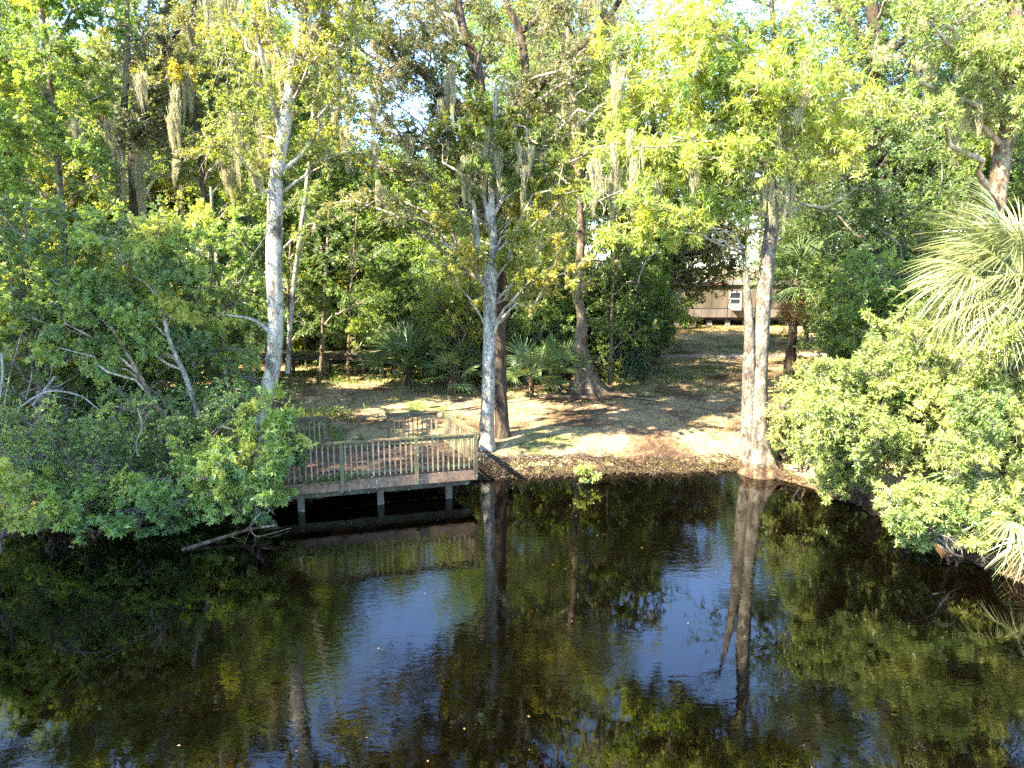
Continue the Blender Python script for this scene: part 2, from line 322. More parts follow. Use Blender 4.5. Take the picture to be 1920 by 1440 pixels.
def foliage(wood, leaf, rng, limbs, rad, spec, r0):
    """limbs (N,m,3) with reach rad (N): boughs, twigs and leaves"""
    S = dict(nsub=9, ntwig=7, nleaf=11, size=.1, kind='oval', flat=.6, droop=-.04, sub=(.55, 1.15), tw=.42, mode='spray', t0=.35, tmean=.45, clump=.16, bare=.16, thick=1.35)
    S.update(spec); N = len(limbs)
    S['nsub'] = int(S['nsub'] * 1.5 + .5); S['ntwig'] = int(S['ntwig'] * 1.5 + .5); S['sub'] = (S['sub'][0] * .9, S['sub'][1] * 1.25)
    if S['mode'] != 'whorl': S['nleaf'] = int(S['nleaf'] * 1.7); S['size'] *= .86
    S['tw'] *= 1.12
    p, d, i1, t1 = kids(rng, limbs, S['nsub'], S['t0'], 1.0, 25, 95, S['flat'])
    L = rad[i1] * rng.uniform(*S['sub'], len(p)); subs = vpoly(rng, p, d, L, 4, .16, S['droop'] + .03)
    rs = np.maximum(r0 * .32 * (L / np.maximum(L.max(), .01)), .008 * S['thick'])
    wood.tubes(subs, rs[:, None] * np.linspace(1, .3, 5)[None, :], 4, tint=.5)
    p, d, i2, t2 = kids(rng, subs, S['ntwig'], .15, 1.0, 20, 80, S['flat'])
    L2 = rad[i1[i2]] * S['tw'] * rng.uniform(.5, 1.2, len(p)); tw = vpoly(rng, p, d, L2, 2, .14, S['droop'])
    wood.tubes(tw, np.maximum(rs[i2] * .3, .0045 * S['thick'])[:, None] * np.array([1, .7, .3])[None, :], 3, tint=.5)
    ct = S['tmean'] + rng.normal(0, S['clump'], N)[i1[i2]] + rng.normal(0, .08, len(subs))[i2]
    lv = (rng.random(len(subs)) > S['bare'])[i2] & (rng.random(len(tw)) > .08); tw = tw[lv]; ct = ct[lv]
    if S['mode'] == 'whorl':
        k = S['nleaf']; e, T = along(tw, np.repeat(np.arange(len(tw)), 2), np.tile([1.0, .6], len(tw)))
        P = np.repeat(e, k, 0); Tq = np.repeat(T, k, 0); r = rng.normal(0, 1, P.shape); r = unit(r - (r * Tq).sum(1, keepdims=True) * Tq)
        a = np.radians(rng.uniform(35, 85, len(P)))[:, None]; D = Tq * np.cos(a) + r * np.sin(a) + UP * -.08
        leaves(leaf, rng, P, D, S['size'], S['kind'], .6, np.repeat(np.repeat(ct, 2), k), .14)
    else:
        k = S['nleaf']; p, d, i3, t3 = kids(rng, tw, k, .1, 1.0, 25, 75, .5)
        p = p + rng.normal(0, S['size'] * .25, p.shape); leaves(leaf, rng, p, d + UP * -.12, S['size'], S['kind'], .8, ct[i3], .16)
def limb_to(rng, a, b, n=6, arc=0.12, wob_=.085):
    a = np.asarray(a, float); b = np.asarray(b, float); L = np.linalg.norm(b - a); t = np.linspace(0, 1, n + 1)[:, None]
    q = a + (b - a) * t + UP * arc * L * np.sin(pi * t) ; q[1:-1] += rng.normal(0, wob_ * L / 2, (n - 1, 3)); return q
def spline(pts, n):
    """Catmull-Rom resample of rows (any dims)"""
    P = np.array(pts, float); P = np.vstack([2 * P[0] - P[1], P, 2 * P[-1] - P[-2]]); m = len(P) - 3; out = []
    for q in np.linspace(0, m - 1e-6, n):
        i = int(q); t = q - i; a, b, c, d = P[i:i + 4]
        out.append(.5 * ((2 * b) + (c - a) * t + (2 * a - 5 * b + 4 * c - d) * t * t + (3 * b - a - 3 * c + d) * t ** 3))
    return np.array(out)
def trunk_geo(g, pts, rad, rng, n=40, sides=14, flare=0.0, lobes=5, tint=.5, rough=.04, fh=1.2):
    Q = spline(np.hstack([np.array(pts, float), np.array(rad, float)[:, None]]), n); P = Q[:, :3]; R = np.maximum(Q[:, 3], .004)
    T = unit(np.gradient(P, axis=0)); a = np.array([1.0, 0, 0]); n1 = unit(np.cross(T, np.broadcast_to(np.array([0, 1.0, 0]), T.shape))); n2 = np.cross(T, n1)
    ang = np.linspace(0, 2 * pi, sides, endpoint=False); ph = rng.uniform(0, 6)
    h = np.linalg.norm(P - P[0], axis=1); fl = flare * np.exp(-h / fh * 2.2)
    RR = R[:, None] * (1 + fl[:, None] * (.6 + .6 * np.cos(lobes * ang + ph)[None, :]) + .06 * np.sin(3 * ang + ph + h[:, None] * .7) + rough * rng.normal(0, 1, (n, sides)))
    V = P[:, None, :] + (n1[:, None, :] * np.cos(ang)[None, :, None] + n2[:, None, :] * np.sin(ang)[None, :, None]) * RR[..., None]
    idx = np.arange(n * sides).reshape(n, sides); a0 = idx[:-1]; b0 = idx[1:]
    g.add(V.reshape(-1, 3), np.stack([a0, np.roll(a0, -1, 1), np.roll(b0, -1, 1), b0], -1).reshape(-1, 4), np.full(V.shape[0] * V.shape[1], tint))
    return P, R

# ------------------------------------------------------------------ a landmark tree: trunk traced in the photo at a real distance, clumps of foliage on limbs
def tree(name, label, cat, Y, stems, clumps, spec, bark, leafm, seed, flare=.5, up=None, group=None, extra=None, nsides=14, attach=.45, limb_r=.06, lobes=5, fh=1.2):
    """stems: lists of (u,v,width_px[,dy]); clumps: (u,v,dy,r_m); up: extra clumps in metres (x,y,z,r)"""
    rng = np.random.default_rng(seed); wood = Geo(); leaf = Geo(); br = Geo(); axes = []
    base = None
    for k, st in enumerate(stems):
        pts = []; rad = []
        for q in st:
            if len(q) == 5: pts.append(np.array(q[:3], float)); rad.append(q[3]); continue      # (x,y,z,r,'m')
            Yq = Y + (q[3] if len(q) > 3 else 0); pts.append(A(q[0], q[1], Yq)); rad.append(PX(q[2] * .385, Yq))
        if k == 0: base = np.array([pts[0][0], pts[0][1], gz(pts[0][0], pts[0][1])])
        P, R = trunk_geo(wood, pts, rad, rng, 44, nsides if k == 0 else 10, flare if k == 0 else 0.0, lobes, fh=fh)
        axes.append((P, R))
    allP = np.concatenate([a[0] for a in axes]); allR = np.concatenate([a[1] for a in axes])
    cs = [(A(u, v, Y + dy), r) for (u, v, dy, r) in clumps] + [(np.array(q[:3], float), q[3]) for q in (up or [])]
    limbs = []; rad = []
    for c, r in cs:
        h = np.linalg.norm(allP[:, :2] - c[:2], axis=1); want = c[2] - attach * h - .3
        j = int(np.argmin(np.abs(allP[:, 2] - want) * .7 + h * .5)); lb = limb_to(rng, allP[j], c, 6, .08); limbs.append(lb); rad.append(r)
        L = np.linalg.norm(c - allP[j]); r1 = min(allR[j] * .7, limb_r * (.4 + .25 * L)); br.tubes(lb, np.linspace(r1, max(r1 * .35, .01), 7), 7, .03, rng, .5)
    if limbs: foliage(br, leaf, rng, np.array(limbs), np.array(rad), spec, limb_r)
    o = empty(name, base, label, cat, group)
    wood.obj('trunk', M[bark], o, True, base)
    if limbs: br.obj('branches', M['branch'], o, True, base); leaf.obj('crown', M[leafm], o, False, base)
    if extra: extra(o, base, rng)
    return o
# prototype trees in local metres, copied for the woods behind
def proto(seed, h, r, base, nlimb, spec, lean=.04, tr=.16, shape='dome'):
    rng = np.random.default_rng(seed); wood = Geo(); leaf = Geo(); n = 8
    z = np.linspace(0, h * .95, n); pts = np.stack([np.cumsum(rng.normal(0, lean * h / n, n)), np.cumsum(rng.normal(0, lean * h / n, n)), z], 1); pts -= pts[0]
    P, R = trunk_geo(wood, pts, tr * (1 - z / h * .85), rng, 26, 9, .5, 4, rough=.05); limbs = []; rad = []
    for i in range(nlimb):
        f = base + (1 - base) * (i + rng.uniform()) / nlimb; j = int(f * 25); az = i * 2.4 + rng.uniform(-.5, .5)
        q = (f - base) / (1 - base + 1e-6); w = {'dome': (1 - q ** 2.2) * .8 + .25, 'column': .55, 'cone': 1.1 - q, 'bush': 1.0}[shape]
        L = r * w * rng.uniform(.65, 1.15); e = rng.uniform(.1, .7) + q * .5; c = P[j] + np.array([cos(az), sin(az), e]) * L
        if c[2] < 0.35: c[2] = .35 + rng.uniform(0, .3)
        lb = limb_to(rng, P[j], c, 5, .06); limbs.append(lb); rad.append(r * .46 * rng.uniform(.75, 1.2)); r1 = max(R[j] * .5, .012); wood.tubes(lb, np.linspace(r1, r1 * .35, 6), 5, .02, rng, .5)
    foliage(wood, leaf, rng, np.array(limbs), np.array(rad), spec, tr * .4); return wood, leaf
PROTO = {}
def make_proto(key, bark, leafm, *a, **k):
    w, l = proto(*a, **k); PROTO[key] = (w.mesh('trunk', M[bark], True), l.mesh('crown', M[leafm]))
def plant(key, name, label, cat, group, x, y, s=1.0, rz=0.0, leafm=None, dz=-.05, sz=None):
    o = empty(name, (x, y, gz(x, y) + dz), label, cat, group, rz); o.scale = (s, s, sz or s)
    for me, nm in zip(PROTO[key], ('trunk', 'crown')):
        c = bpy.data.objects.new(nm, me); COL.objects.link(c); c.parent = o
        if nm == 'crown' and leafm:
            c.material_slots[0].link = 'OBJECT'; c.material_slots[0].material = M[leafm]
    return o
#@@OBJECTS@@
# ------------------------------------------------------------------ viewing deck over the water
def axes2(a, b):
    x = unit(np.array([b[0] - a[0], b[1] - a[1], 0.0])); y = np.array([-x[1], x[0], 0.0]); return np.array([x, y, UP])
FR = W(893, 813, 1.87); d0 = W(552, 836, 1.87); fx = unit(np.array([d0[0] - FR[0], d0[1] - FR[1], 0.0])); BR = W(828, 772, 1.87)
FR[2] = 0; BR[2] = 0; FL = FR + fx * 5.35; BL = BR + unit(fx * 1.0 + np.array([0, .035, 0])) * 5.2; DZ = .92
deck = empty('viewing_deck', (FR + BL) / 2 * np.array([1, 1, 0]), 'weathered wooden viewing deck with baluster railing, standing on posts over the dark water', 'deck')
dorg = np.array([deck.location.x, deck.location.y, 0.0])
rngd = np.random.default_rng(5)
def dpart(g, name, mat): return g.obj(name, M[mat], deck, False, dorg)
def beam_between(g, a, b, w, h, z, t=None, ext=0.0):
    ax = axes2(a, b); L = np.linalg.norm((b - a)[:2]) + 2 * ext; c = (a + b) / 2; g.box((c[0], c[1], z), (L, w, h), ax, t)
# decking
g = Geo(); nb = 20
for i in range(nb):
    f0 = (i + .5) / nb; a = FR + (BR - FR) * f0; b = FL + (BL - FL) * f0; ax = axes2(a, b)
    L = np.linalg.norm(b - a); g.box((*(((a + b) / 2)[:2]), DZ - .018), (L + .04, np.linalg.norm(BR - FR) / nb - .012, .036), ax, rngd.uniform(.1, .9))
dpart(g, 'decking', 'deck_wood')
nrm = np.array([fx[1], -fx[0], 0.0]);  nrm = nrm if nrm[1] < 0 else -nrm
for a, b, nm in ((FR, FL, 'f'), (FR, BR, 's'), (FL, BL, 's'), (BR, BL, 'b')):
    g = Geo(); o_ = nrm * .03 if nm == 'f' else (-nrm * .03 if nm == 'b' else (-fx * .03 if a is FR else fx * .03))
    beam_between(g, a + o_, b + o_, .045, .27, DZ - .175, .5, .02 if nm == 'f' else -.035); dpart(g, 'fascia_board', 'fascia_wood')
# beams and joists below, piles
for off in (.42, 2.3):
    g = Geo(); a = FR - nrm * off + fx * .12; b = FL - nrm * off; beam_between(g, a, b, .09, .26, DZ - .445, .4); dpart(g, 'beam', 'beam_wood')
def at_front(u, v=815):
    r = ray(u, v); # intersection of the vertical plane through the front edge with this ray, seen from above
    k = np.array([[r[0], -fx[0]], [r[1], -fx[1]]]); s = np.linalg.solve(k, FR[:2]); return s[1]
for off in (.42, 2.3):
    for u in (557, 712, 845):
        s = at_front(u); p = FR + fx * (s + (.0 if off < 1 else .0)) - nrm * off; g = Geo()
        g.box((p[0], p[1], -.1 + .05), (.17, .17, 1.05), axes2(FR, FL), .6); dpart(g, 'pile', 'beam_wood')
# railings
def railing(a, b, out, posts, first=.1):
    ax = axes2(a, b); L = np.linalg.norm((b - a)[:2]); dr = unit(b - a)
    g = Geo(); beam_between(g, a + out * .035, b + out * .035, .145, .038, 1.875, .45, .05); dpart(g, 'top_rail', 'rail_wood')
    g = Geo(); beam_between(g, a + out * .01, b + out * .01, .038, .088, 1.81, .35, -.03); dpart(g, 'upper_rail', 'rail_wood')
    g = Geo(); beam_between(g, a + out * .01, b + out * .01, .04, .085, 1.04, .7, -.03); dpart(g, 'lower_rail', 'rail_wood')
    n = int(L / .139)
    for i in range(n):
        s = (i + .5) * L / n
        if min(abs(s - q) for q in posts + [-9]) < .075: continue
        p = a + dr * s + out * .048; g = Geo(); g.box((p[0], p[1], 1.395 + rngd.normal(0, .006)), (.036, .034, .9), ax, rngd.uniform(0, 1)); dpart(g, 'baluster', 'baluster_wood')
    for s in posts:
        p = a + dr * s + out * .1; g = Geo(); g.box((p[0], p[1], 1.24), (.095, .092, 1.21), ax, rngd.uniform(.5, .95)); dpart(g, 'post', 'rail_wood')
Lf = 5.35
pf = [.05, at_front(779), at_front(638), 5.25]
railing(FR, FL, nrm, pf)
side = unit(BR - FR); railing(FR + side * .12, BR, -fx, [1.35, np.linalg.norm(BR - FR) - .2])
railing(FL + side * .12, BL, fx, [1.35, 2.6])
back = unit(BL - BR)
s1 = np.linalg.norm(W(725, 776, 1.87)[:2] - BR[:2]); s2 = np.linalg.norm(W(612, 782, 1.87)[:2] - BR[:2])
railing(BR + back * .1, BR + back * s1, -nrm, [s1 - .15]); railing(BR + back * s2, BL - back * .05, -nrm, [.06, 5.2 - s2 - .3])
g = Geo(); p = BR + back * (s1 + s2) / 2 - nrm * .35; g.box((p[0], p[1], .74), (s2 - s1 + .1, .34, .05), axes2(BR, BL), .4); g.box((p[0], p[1] + .0, .6), (s2 - s1, .3, .24), axes2(BR, BL), .3); dpart(g, 'step', 'deck_wood')
# fern-like creeper along the deck's edge
g = Geo(); n = 420; s = np.concatenate([rngd.uniform(at_front(640), at_front(560), 260), rngd.normal(at_front(650), .25, 160)]); P = FR + fx * s[:, None] + nrm * rngd.uniform(.03, .12, n)[:, None]; P[:, 2] = DZ + rngd.uniform(-.1, .14, n)
leaves(g, rngd, P, rngd.normal(0, 1, (n, 3)) + UP * .3, .07, 'oval'); tag(g.obj('creeper', M['leaf_green'], origin=P.mean(0)), 'green creeper spilling over the deck edge at the foot of the front railing', 'creeper')
# fallen leaves on the deck
g = Geo(); n = 900; a = rngd.uniform(.03, .97, n) ; b = rngd.uniform(.04, .96, n); P = FR + (BR - FR) * a[:, None] + (FL - FR) * b[:, None]; P[:, 2] = DZ + .012
D = rngd.normal(0, 1, (n, 3)) * [1, 1, .1]; leaves(g, rngd, P, D, .07, 'lance', 3.0); tag(g.obj('deck_leaf_litter', M['litter'], origin=dorg), 'brown fallen leaves and needles scattered on the deck floor', 'fallen leaves', kind='stuff')

# ------------------------------------------------------------------ trailer home on piers, far end of the lawn
TY = 57.0
def metal_col(a, b):
    def f(t):
        n = noise(t, 1.2, 5, .65, mapping(t, (1, 1, .25))); r = ramp(t, [(.35, a), (.65, b)]); t.links.new(n.outputs[0], r.inputs[0]); return r.outputs[0]
    return f
M['siding_tan'] = solid_mat('siding_tan', metal_col((.075, .057, .036), (.125, .097, .062)), .6, .3)
M['siding_pale'] = solid_mat('siding_pale', metal_col((.1, .08, .062), (.155, .125, .098)), .6, .3)
M['white_paint'] = solid_mat('white_paint', (.7, .7, .68), .5, .4); M['glass_dark'] = solid_mat('glass_dark', (.02, .025, .028), .08, .6)
M['roof_metal'] = solid_mat('roof_metal', metal_col((.14, .12, .1), (.2, .17, .15)), .5, .4); M['steel_dark'] = solid_mat('steel_dark', (.035, .03, .027), .7, .3)
M['block'] = solid_mat('block', metal_col((.1, .1, .09), (.16, .155, .145)), .9, .2); M['red_trim'] = solid_mat('red_trim', (.5, .1, .1), .5, .4)
tl = A(1262, 610, TY); tr_ = A(1500, 610, TY); gzt = gz((tl[0] + tr_[0]) / 2, TY); TX0, TX1 = tl[0] - 2.2, tr_[0] + 2.6
zb = A(1340, 595, TY)[2]; zm = A(1340, 578, TY)[2]; zt = A(1340, 534, TY)[2]
tro = empty('trailer_home', ((TX0 + TX1) / 2, TY + 1.5, gzt), 'long tan trailer home raised on block piers at the far end of the lawn', 'trailer')
torg = np.array(tro.location)
def tp(g, name, mat): return g.obj(name, M[mat], tro, False, torg)
g = Geo(); g.box(((TX0 + TX1) / 2, TY + 1.8, (zm + zt) / 2), (TX1 - TX0, 3.5, zt - zm))
for x in np.arange(TX0 + .3, TX1, 1.22): g.box((x, TY + .035, (zm + zt) / 2), (.05, .03, zt - zm - .02))
tp(g, 'wall', 'siding_tan')
g = Geo(); g.box(((TX0 + TX1) / 2, TY + 1.78, (zm + zb) / 2 - .01), (TX1 - TX0 + .03, 3.6, zm - zb - .02))
for x in np.arange(TX0 + .1, TX1, .61): g.box((x, TY - .03, (zm + zb) / 2 - .01), (.04, .03, zm - zb - .05))
tp(g, 'lower_panel', 'siding_pale')
g = Geo(); g.box(((TX0 + TX1) / 2, TY + 1.8, zm - .005), (TX1 - TX0 + .08, 3.68, .05)); tp(g, 'trim_strip', 'steel_dark')
g = Geo(); g.box(((TX0 + TX1) / 2, TY + 1.8, zt + .06), (TX1 - TX0 + .3, 3.9, .12)); g.box(((TX0 + TX1) / 2, TY + 1.8, zt + .17), (TX1 - TX0 - .2, 2.6, .1)); rf = tp(g, 'roof', 'roof_metal')
g = Geo(); c = A(1346, 537, TY); g.box((c[0], TY - .18, zt + .06), (1.4, .04, .1)); g.obj('roof_trim', M['red_trim'], rf, False, torg); 
g = Geo(); g.box(((TX0 + TX1) / 2, TY + .5, zb - .13), (TX1 - TX0 - .3, .12, .26)); g.box(((TX0 + TX1) / 2, TY + 3, zb - .13), (TX1 - TX0 - .3, .12, .26)); tp(g, 'chassis', 'steel_dark')
g = Geo(); g.box(((TX0 + TX1) / 2, TY + 3.5, (zb + gzt) / 2 - .2), (TX1 - TX0 - .4, .04, zb - gzt + .1)); tp(g, 'added_gap_backing', 'steel_dark')  # added dark panel at the back, keeps the gap under the trailer dark
for u in (1270, 1302, 1332, 1366, 1400, 1440, 1480, 1520):
    c = A(u, 605, TY); g = Geo(); z0 = gz(c[0], TY + .4) - .1; z1 = zb - .262
    for k in range(3): g.box((c[0] + .01 * (k % 2), TY + .45, z0 + (z1 - z0) * (k + .5) / 3), (.4 - .02 * (k % 2), .4, (z1 - z0) / 3 - .01))
    tp(g, 'pier', 'block')
a = A(1369, 548, TY); b = A(1388, 578, TY); wc = (a + b) / 2
g = Geo(); w_, h_ = b[0] - a[0], a[2] - b[2]
for sx in (-1, 1): g.box((wc[0] + sx * w_ / 2, TY + .0, wc[2]), (.07, .06, h_ + .07))
for sz in (-1, 0.2, 1): g.box((wc[0], TY - .0, wc[2] + sz * h_ / 2), (w_ - .075, .055, .06))
wf = tp(g, 'window', 'white_paint'); g = Geo(); g.box((wc[0], TY + .03, wc[2]), (w_ - .02, .03, h_)); g.obj('pane', M['glass_dark'], wf, False, torg)
g = Geo(); ac = A(1378, 575, TY); g.box((ac[0], TY - .27, ac[2]), (.62, .46, .42))
g.box((ac[0], TY - .51, ac[2]), (.66, .02, .46)); acp = tp(g, 'air_conditioner', 'white_paint')
g = Geo()
for k in range(7): g.box((ac[0], TY - .528, ac[2] - .15 + k * .05), (.54, .012, .02))
g.obj('grille', M['block'], acp, False, torg)
# porch on its right
pa = A(1532, 590, 54.0); pb = A(1562, 590, 54.0)
po = empty('wooden_porch', (pa[0], 54.5, gz(pa[0], 54)), 'small tan wooden porch with slatted rail at the trailer, half hidden behind palm fronds', 'porch'); porg = np.array(po.location); zf = gz(pa[0], 54) + .75
M['porch_wood'] = solid_mat('porch_wood', metal_col((.42, .24, .12), (.6, .38, .2)), .7, .2)
g = Geo(); g.box(((pa[0] + pb[0]) / 2 + .6, 54.9, zf), (3.2, 1.8, .08)); g.obj('floor', M['porch_wood'], po, False, porg)
g = Geo()
for x in np.arange(-1.0, 2.2, .16): g.box(((pa[0] + pb[0]) / 2 + x, 54.04, zf + .5), (.05, .04, .85))
for z in (.1, .95): g.box(((pa[0] + pb[0]) / 2 + .6, 54.0, zf + z), (3.2, .05, .09))
g.obj('railing', M['porch_wood'], po, False, porg)
for x in (-.95, 2.1):
    g = Geo(); g.box(((pa[0] + pb[0]) / 2 + x, 54.12, zf - .3), (.1, .1, .9)); g.obj('post', M['beam_wood'], po, False, porg)

# ------------------------------------------------------------------ old raised boardwalk in the shade, left
bw = empty('raised_boardwalk', A(480, 700, 34.4) * [1, 1, 0], 'old raised grey boardwalk running through the shaded trees behind the lawn', 'boardwalk'); bo = np.array(bw.location)
p0 = A(235, 664, 34.2); p1 = A(725, 661, 34.6); g = Geo(); n = 70; ax = axes2(p0, p1)
for i in range(n):
    q = p0 + (p1 - p0) * (i + .5) / n + UP * rngd.normal(0, .012); g.box(q, (np.linalg.norm(p1 - p0) / n - .015, 1.3 + rngd.normal(0, .05), .045), ax, rngd.uniform())
g.obj('planks', M['rail_wood'], bw, False, bo)
for dy in (-.5, .5):
    g = Geo(); beam_between(g, p0 + ax[1] * dy, p1 + ax[1] * dy, .06, .22, p0[2] - .14, .4); g.obj('beam', M['beam_wood'], bw, False, bo)
for i in range(7):
    q = p0 + (p1 - p0) * (i + .4) / 7
    for dy in (-.44, .44):
        r = q + ax[1] * dy; zg = gz(r[0], r[1]) - .2; g = Geo(); g.box((r[0], r[1], (zg + q[2] - .26) / 2), (.13, .13, q[2] - .26 - zg), ax, .5); g.obj('post', M['beam_wood'], bw, False, bo)

# ------------------------------------------------------------------ landmark trees
def fill(u0, u1, v0, v1, n, dy0, dy1, r0, r1, seed, cut=None):
    rng = np.random.default_rng(seed); out = []; best = []
    while len(out) < n:                     # spread evenly, jittered
        c = rng.uniform([u0, v0], [u1, v1], (10, 2))
        if cut: c = np.array([q for q in c if not cut(q[0], q[1])] or [[-999, -999]])
        if c[0][0] == -999: continue
        if best: dd = np.min([np.hypot(c[:, 0] - b[0], (c[:, 1] - b[1])) for b in best], 0); q = c[int(np.argmax(dd))]
        else: q = c[0]
        best.append(q); out.append((q[0], q[1], rng.uniform(dy0, dy1), rng.uniform(r0, r1)))
    return out
def dead_branch(o, base, rng, paths, r=.02, mat='dead_wood', Y=21, nm='dead_branch'):
    g = Geo()
    for st in paths:
        P = np.array([A(q[0], q[1], Y + (q[2] if len(q) > 2 else 0)) for q in st]); S = spline(np.hstack([P, np.zeros((len(P), 1))]), 16)[:, :3]
        S[1:-1] += rng.normal(0, .012, (14, 3)); g.tubes(S, np.linspace(r, r * .3, 16), 6)
        k = 9; p, d, _, _ = kids(rng, S[None], k, .25, .98, 25, 60); tw = vpoly(rng, p, d, rng.uniform(.15, .6, k), 4, .15, .03); g.tubes(tw, np.linspace(r * .4, r * .1, 5)[None] * np.ones((k, 1)), 4)
        p, d, _, _ = kids(rng, tw, 3, .2, .95, 25, 60); tw = vpoly(rng, p, d, rng.uniform(.08, .28, len(p)), 2, .15, .02); g.tubes(tw, np.linspace(r * .16, r * .06, 3)[None] * np.ones((len(p), 1)), 3)
    g.obj(nm, M[mat], o, True, base)

def x_right(o, base, rng):
    dead_branch(o, base, rng, [[(1452, 345), (1490, 375), (1540, 388), (1585, 370), (1600, 350)], [(1450, 300), (1480, 320), (1520, 340), (1560, 325), (1595, 300)], [(1448, 380), (1475, 400), (1500, 390)], [(1440, 330), (1400, 345), (1330, 305), (1290, 330)], [(1455, 270), (1500, 290), (1530, 270), (1545, 240)],
                               [(1450, 290), (1540, 215), (1620, 212), (1665, 190)]], .034, Y=21.0)
tree('swamp_tree', 'twin stemmed pale tree with swollen brown foot in the water and bright yellow green crown', 'tree', 21.1,
     [[(1428, 902, 118), (1426, 884, 100), (1423, 850, 62), (1421, 800, 50), (1424, 700, 40), (1430, 600, 37), (1438, 500, 34), (1448, 400, 31), (1441, 300, 25), (1446, 200, 17), (1452, 80, 12), (1440, -60, 9)],
      [(1412, 892, 50), (1404, 860, 42), (1402, 800, 38), (1405, 700, 33), (1405, 620, 24), (1402, 560, 18), (1398, 510, 12), (1392, 460, 6)]],
     fill(1120, 1640, 70, 290, 34, -2.2, 1.6, .55, .95, 11, lambda u, v: v > 330 - abs(u - 1300) * .1) + fill(1095, 1340, 260, 430, 17, -1.8, 1, .35, .6, 12) + fill(1180, 1600, -260, 60, 15, -2, 2, .8, 1.2, 13),
     dict(nsub=8, ntwig=5, nleaf=7, size=.21, kind='lance', flat=.6, mode='whorl', tmean=.75, tw=.45, bare=.1), 'bark_grey', 'leaf_bright', 101, flare=.5, extra=x_right, limb_r=.034, attach=.1, lobes=6, fh=1.0)

tree('birch_like_tree', 'tall pale grey trunk leaning right beside the left end of the deck', 'tree', 19.0,
     [[(478, 935, 40), (485, 850, 38), (496, 760, 36), (512, 680, 37), (517, 600, 38), (514, 500, 37), (516, 400, 36), (520, 320, 34), (534, 240, 31), (546, 160, 29), (560, 70, 27), (568, 0, 24), (575, -150, 18), (560, -320, 9)],
      [(520, 640, 12), (490, 608, 9), (462, 596, 7), (435, 592, 5), (400, 585, 2)],
      [(518, 330, 14), (565, 290, 10), (600, 240, 8)], [(545, 170, 14), (515, 80, 11), (500, 0, 9)], [(530, 260, 12), (500, 150, 10), (478, 40, 8)]],
     fill(400, 680, -20, 300, 24, -1.5, 1.5, .45, .8, 21) + fill(400, 720, -330, -20, 16, -2, 2, .8, 1.2, 22) + fill(520, 620, 260, 420, 4, -.8, 1, .3, .5, 23),
     dict(nsub=8, ntwig=5, nleaf=8, size=.085, kind='oval', tmean=.6), 'bark_pale', 'leaf_yellow', 102, flare=.25, limb_r=.045)

def x_mid(o, base, rng):
    dead_branch(o, base, rng, [[(925, 230), (928, 150), (945, 150), (957, 200), (968, 250), (970, 300)], [(957, 205), (925, 222), (915, 260), (905, 310), (890, 330)], [(968, 235), (985, 240), (992, 275), (1010, 300)], [(968, 240), (962, 280), (945, 305)]], .03, Y=22.3)
tree('forked_tree', 'smooth grey trunk at the deck corner, forking into moss hung branches', 'tree', 22.4,
     [[(912, 842, 42), (913, 800, 34), (916, 700, 32), (918, 600, 32), (921, 520, 30), (926, 470, 22), (922, 400, 17), (922, 300, 14), (928, 220, 11), (930, 160, 8)],
      [(917, 535, 24), (906, 490, 20), (897, 470, 18), (890, 400, 11), (880, 320, 8)], [(918, 420, 12), (905, 370, 10), (870, 330, 8), (830, 305, 6)]],
     fill(800, 1100, 230, 500, 34, -1.5, 1.2, .35, .6, 31) + fill(880, 1010, 180, 260, 5, -.8, .6, .3, .5, 32),
     dict(nsub=7, ntwig=6, nleaf=9, size=.115, kind='oval', tmean=.62, clump=.2, bare=.15, sub=(.4, 1.3)), 'bark_pale', 'leaf_yellow', 103, flare=.3, extra=x_mid, limb_r=.036, attach=.9)
tree('oak_tree', 'large dark oak behind the smooth grey trunk, thick limbs spreading across the top centre', 'oak tree', 23.6,
     [[(944, 838, 38), (941, 800, 34), (937, 700, 34), (936, 600, 36), (934, 500, 36), (928, 420, 36), (922, 340, 36), (925, 280, 34), (905, 200, 28), (893, 120, 24), (868, 50, 20), (850, -60, 16), (840, -250, 10)],
      [(930, 270, 30), (960, 225, 26), (990, 190, 24), (1020, 150, 22), (1060, 110, 20), (1100, 80, 18), (1150, 20, 14), (1200, -80, 9)],
      [(985, 195, 20), (985, 130, 19), (975, 60, 17), (950, 0, 15), (930, -120, 9)], [(978, 60, 14), (1020, 25, 12), (1060, 0, 9)],
      [(900, 240, 22), (875, 210, 20), (840, 180, 18), (805, 150, 15), (770, 125, 14), (735, 130, 13), (708, 158, 11)],
      [(905, 380, 14), (880, 340, 12), (850, 320, 8)]],
     fill(700, 1200, -20, 240, 30, -2.5, 2.5, .5, .9, 41) + fill(960, 1110, 150, 380, 8, -1, 2, .45, .75, 45) + fill(600, 890, 40, 420, 30, -1.5, 2, .4, .75, 42) + fill(640, 1250, -420, -30, 24, -3, 3, .9, 1.4, 43) + fill(640, 840, -30, 220, 14, -1, 3, .5, .8, 44),
     dict(nsub=9, ntwig=6, nleaf=9, size=.085, kind='oval', tmean=.5), 'bark_brown', 'leaf_oak', 104, flare=.35, limb_r=.05)
tree('cypress_tree', 'cypress with broad fluted buttress foot beside the palmettos at the back of the lawn', 'cypress tree', 30.2,
     [[(1098, 742, 66), (1093, 700, 48), (1088, 650, 34), (1090, 600, 23), (1084, 530, 19), (1090, 450, 19), (1086, 350, 16), (1078, 250, 14), (1068, 120, 11), (1060, -80, 8)]],
     fill(980, 1180, 60, 480, 22, -1.5, 2, .6, 1.0, 51), dict(nsub=8, ntwig=6, nleaf=9, size=.12, kind='lance', tmean=.4), 'bark_tan', 'leaf_green', 105, flare=1.0, lobes=5, fh=2.0, limb_r=.05)
